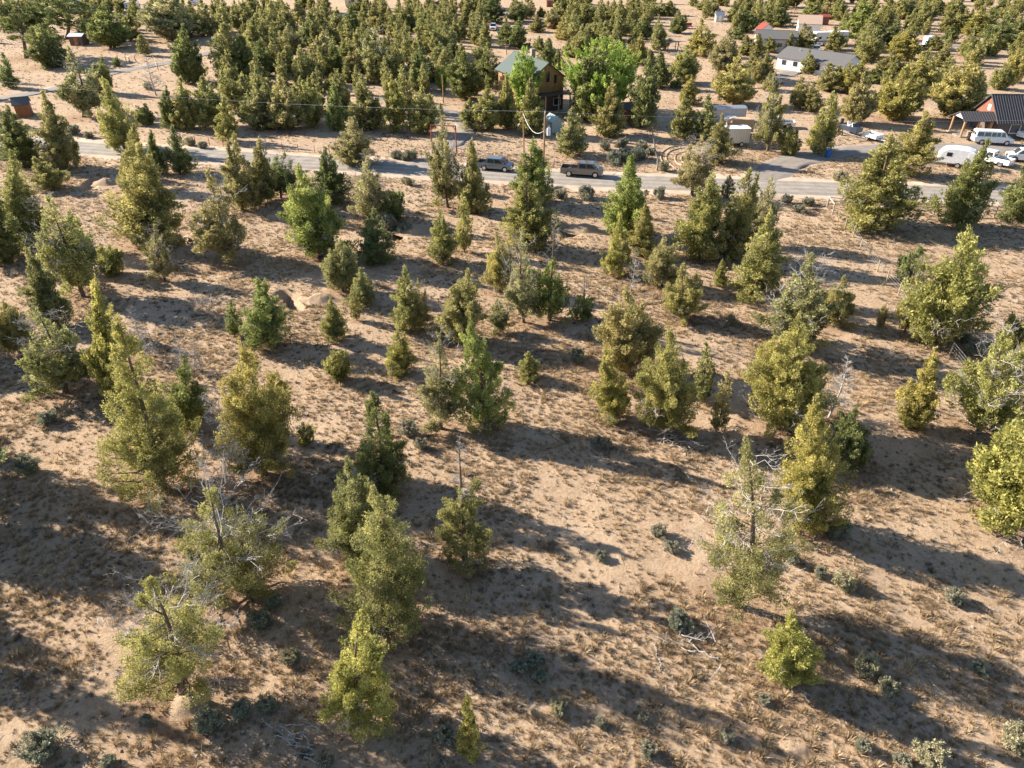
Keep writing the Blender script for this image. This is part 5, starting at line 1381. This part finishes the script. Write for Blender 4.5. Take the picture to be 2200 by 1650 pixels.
# ------------------------------------------------------------------ sagebrush: each bush its own
SAGE = '''625 1420 54 y|pale round sagebrush left of the rounded bottom juniper
590 1300 46 d|shaded sagebrush below the ragged twig-smothered juniper
560 1345 58 d|larger shaded sagebrush right of the round straggly juniper
545 1280 40 d|small dark sagebrush under the ragged juniper
452 1560 72 d|dark sagebrush just below the bare burrow mound
520 1535 56 d|dark sagebrush right of the bare burrow mound
575 1525 54 d|sagebrush with a yellow tip right of the burrow mound row
95 1618 92 d|dark sagebrush in the bottom left corner shade
235 1640 40 d|low sagebrush at the bottom edge, left
315 1552 34 m|small sagebrush below the round straggly juniper
1458 1345 66 d|dark dense sagebrush under the bare-branched foreground juniper
1115 1442 48 d|shaded sagebrush, left of a pair in the central shadow
1150 1425 46 d|shaded sagebrush, right of a pair in the central shadow
1160 1460 40 d|lower sagebrush below the shaded central pair
1200 1530 46 y|pale sagebrush in the sun at bottom centre
955 1585 52 d|dark sagebrush left of the lone sapling
1290 1560 32 m|low sagebrush right of the pale bottom-centre one
1380 1548 30 m|small grey bush at bottom, left of centre right
1415 1150 42 m|grey sagebrush left of the bare-branched foreground juniper
1442 1182 38 m|second sagebrush beside it, nearer the drooping branches
1290 1200 34 m|sagebrush on the shadow edge right of the grey-spired juniper
1320 905 34 m|sagebrush at the foot of the stepped juniper
1285 955 40 m|pale sagebrush below the stepped juniper
1302 958 32 m|twin of the pale sagebrush below the stepped juniper
1571 695 30 y|lone round grey-green bush right of the spreading juniper
1240 775 50 d|dark sagebrush in the shade right of the young clearing juniper
1800 1150 56 d|tall sagebrush at the right foot of the dense clumpy juniper
1808 1262 58 y|pale sagebrush on the sunlit slope right of the branchy juniper
1760 1240 36 m|smaller sagebrush left of the pale one on the right slope
1858 1442 66 y|big pale sagebrush right of the low light-green juniper
1906 1486 50 y|round pale sagebrush below the big pale one
2045 1290 46 m|sagebrush out on the shadow-streaked right slope
2100 1440 44 d|shaded sagebrush at lower right
1995 1640 80 y|large pale sagebrush at the bottom edge, right
2180 1600 84 y|large pale sagebrush at the bottom right corner
1935 1640 44 m|low sagebrush left of the large pale bottom one
1850 1610 40 m|low sagebrush by the bottom right mound
1700 1210 40 m|sagebrush at the right side of the branchy foreground juniper
1390 1620 44 m|grey bush at the bottom edge right of centre
1560 1590 40 m|grey bush at the bottom edge left of the bare mound
1640 1510 34 m|small grey bush above the bare mound
700 1640 44 m|pale bush at the bottom edge left of the rounded juniper
250 845 60 d|dark sagebrush at the foot of the slim left spire
105 905 50 d|sagebrush below the exposed leaning trunk
60 1010 60 d|dark sagebrush in the left shade
300 1000 48 m|sagebrush at the left foot of the tallest juniper
2090 760 44 m|sagebrush on the wire fence line right of the massive juniper
2070 735 36 m|small sagebrush behind the massive juniper's trunk
880 935 52 m|sagebrush left of the paired centre junipers
905 965 34 m|smaller sagebrush below the paired centre junipers
870 495 44 d|dark sagebrush on the shaded spoil heap
835 490 50 d|dark sagebrush left of the shaded spoil heap
1035 420 40 m|roadside sagebrush left of the green central juniper
1320 352 40 d|dark roadside shrub behind the front pickup's fence, left
1345 345 46 d|dark roadside shrub behind the front pickup's fence, middle
1372 340 42 d|dark roadside shrub behind the front pickup's fence, right
1300 322 30 m|grey shrub beyond the front pickup
1335 316 34 m|grey shrub right of the one beyond the front pickup
1378 325 34 m|grey shrub left of the gnarled posts
1397 332 26 m|small grey shrub touching the gnarled posts
1425 367 30 y|yellowish rabbitbrush at the road edge by the nearest gnarled post
1805 388 40 y|yellowish rabbitbrush on the verge left of the huge roadside juniper
410 312 26 y|pale rabbitbrush on the far verge, left of a green seedling
437 318 24 m|green seedling bush on the far verge at left
160 288 34 d|grey shrub on the verge right of the leaning roadside juniper
192 296 24 m|little shrub on the verge below the bright green spire
853 340 30 m|green seedling on the verge left of the gate frame
885 342 34 y|yellowish rabbitbrush left of the gate frame
872 344 26 m|low shrub between seedling and gate frame
875 398 30 y|yellow-tipped rabbitbrush on the near verge, left
1205 425 34 m|rabbitbrush on the near verge below the front pickup
1260 425 40 m|wider rabbitbrush on the near verge right below the front pickup
1415 425 36 m|rabbitbrush at the near verge beside the glossy pyramid
1735 440 32 m|rabbitbrush left of the rail fence corner
1690 435 28 m|small rabbitbrush on the near verge right of the trio
1715 455 30 m|rabbitbrush on the slope below the near verge at right'''
sg = [mesh_set('sage', gen_tree(500 + k, 1.0, 1.45, 'h', (0, 0), .075, 1.1), 'sage_leaf') for k in range(5)]
STONE = {'m': (1, 1, 1, 1), 'y': (1.2, 1.15, 1.0, 1), 'd': (.9, .97, .95, 1)}
for ln in SAGE.splitlines():
    a, lab = ln.split('|'); bx, by, w, tn = a.split(); x, y = gp(float(bx), float(by)); W = float(w) / ppm(x, y)
    s = W / 1.45
    plant('sagebrush', sg[rngT.integers(5)], lab, 'shrub', (x, y, gz(x, y)), STONE[tn], 'sagebrush on the slope', (s, s, s * rngT.uniform(.75, 1.0)), Quaternion((0, 0, 1), rngT.uniform(0, 6.28)))

# ------------------------------------------------------------------ ground cover nobody could count: grass tufts, low forbs, litter
def in_view(n, ymax, rng, margin=1.12):
    y = rng.uniform(12, ymax, n * 3); x = rng.uniform(-1, 1, n * 3) * (.74 * margin * (y * CP + CAM_H * SP) + 2)
    keep = rng.random(n * 3) < (np.abs(.74 * margin * (y * CP + CAM_H * SP) + 2) / (.74 * margin * (ymax * CP + CAM_H * SP) + 2))
    return x[keep], y[keep]
RX, RY, RR = np.array(BASES).T
def off_road(x, y):
    P = np.stack([x, y], 1); k = seg_dist(P, ROAD_S) > 4.3
    for ln, w in DRIVE_S.values(): k &= seg_dist(P, ln) > w / 2 + .3
    for a, b, w, dp in PITS_W: k &= seg_dist(P, np.array([a, b])) > w / 2 + .35
    for px, r in (((229, 392), 2.2), ((690, 642), 1.3), ((1256, 490), 2.2), ((893, 496), 2.2), ((402, 1512), .9)):
        c = gp(*px); k &= np.hypot(x - c[0], y - c[1]) > r
    return k
def cover(name, label, x, y, size, tone, forms, rng):
    n = len(x); sc = np.stack([size, size, size * rng.uniform(.7, 1.15, n)], 1)
    return scatter(name, label, 'grass', forms, np.stack([x, y, height(x, y) - .035], 1), sc, rng.uniform(0, 6.28, n), np.clip(tone, 0, 1))
GRASS = [tuft_form(k, 34, .055, 1.0, 'grass_blade') for k in range(5)]
foliage('forb_leaf', (.10, .085, .055), (.27, .22, .15), .2, True)
FORB = [tuft_form(20 + k, 30, .10, 1.35, 'forb_leaf', .6) for k in range(4)]
rg = np.random.default_rng(5)
x, y = in_view(150000, 112, rg)
cl = .55 * vnoise(x, y, 6, 11) + .45 * vnoise(x, y, 1.6, 12)
k = (cl > rg.uniform(.26, .70, len(x))) & off_road(x, y) & (rg.random(len(x)) < np.clip(46 / np.hypot(x, y), .42, 1))
x, y = x[k], y[k]
sz = .13 * rg.lognormal(0, .45, len(x)) * (1 + .25 * (vnoise(x, y, 9, 14) - .5))
cover('dry_grass', 'golden dry bunchgrass tufts all over the slope', x, y, np.clip(sz * 1.25, .07, .5), .22 + .6 * vnoise(x, y, 2.2, 13) + rg.normal(size=len(x)) * .15, GRASS, rg)
x, y = in_view(36000, 125, rg)
k = off_road(x, y) & (vnoise(x, y, 5, 21) > rg.uniform(.25, .8, len(x))); x, y = x[k], y[k]
cover('low_forbs', 'dull grey-brown low forbs between the grass tufts', x, y, np.clip(.13 * rg.lognormal(0, .4, len(x)), .05, .35), rg.uniform(0, 1, len(x)), FORB, rg)
x, y = in_view(12000, 300, rg)
k = off_road(x, y) & (y > 105); x, y = x[k], y[k]
cover('far_grass', 'dry grass and low brush on the far ground beyond the road', x, y, np.clip(.3 * rg.lognormal(0, .3, len(x)), .15, .7), rg.uniform(0, .8, len(x)), GRASS, rg)
# fallen twigs and small stones
x, y = in_view(1800, 90, rg); k = off_road(x, y); x, y = x[k], y[k]; n = len(x)
az = rg.uniform(0, 6.28, n); ln = rg.uniform(.15, .8, n); zz = height(x, y)
P = np.stack([np.stack([x - np.cos(az) * ln / 2, y - np.sin(az) * ln / 2, zz + .0], 1), np.stack([x + rg.normal(size=n) * .05, y, zz + .05], 1), np.stack([x + np.cos(az) * ln / 2, y + np.sin(az) * ln / 2, zz + .02], 1)], 1)
tag(put('fallen_twigs', np_mesh('fallen_twigs', *tubes(P, np.full((n, 3), .014) * rg.uniform(.5, 1.1, (n, 1)), 3)), 'grey_wood'), 'fallen grey twigs littering the slope', 'twigs', kind='stuff')
x, y = in_view(6000, 80, rg); k = off_road(x, y) & (vnoise(x, y, 7, 31) > rg.uniform(.3, .8, len(x))); x, y = x[k], y[k]; n = len(x)
r = .035 * rg.lognormal(0, .55, n); base = np.array([(1, 0, 0), (-1, 0, 0), (0, 1, 0), (0, -1, 0), (0, 0, 1), (0, 0, -1)], float)
fc = np.array([(0, 2, 4), (2, 1, 4), (1, 3, 4), (3, 0, 4), (2, 0, 5), (1, 2, 5), (3, 1, 5), (0, 3, 5)])
V = np.stack([x, y, height(x, y) - .02], 1)[:, None] + (base[None] * rg.uniform(.6, 1.4, (n, 6, 1)) + rg.normal(size=(n, 6, 3)) * .15) * np.minimum(r, .14)[:, None, None]
tag(put('loose_stones', np_mesh('loose_stones', V.reshape(-1, 3), (fc[None] + 6 * np.arange(n)[:, None, None]).reshape(-1, 3)), 'stone_grey'), 'small loose stones scattered over the soil', 'stones', kind='stuff')
# needle litter reddens the soil round each trunk
gxy = np.stack([GX.ravel(), GY.ravel()], 1)
duff = np.zeros(len(gxy))
for bx, by, br in BASES:
    m = (np.abs(gxy[:, 0] - bx) < br * 1.6) & (np.abs(gxy[:, 1] - by) < br * 1.6)
    if m.any():
        d = np.hypot(gxy[m, 0] - bx, gxy[m, 1] - by) / br
        duff[m] = np.maximum(duff[m], .7 * (1 - sst(.35, 1.35, d + .5 * (vnoise(gxy[m, 0], gxy[m, 1], .9, 41) - .5))))
at = ground_me.attributes.new('duff', 'FLOAT', 'POINT'); at.data.foreach_set('value', duff.astype(np.float32))
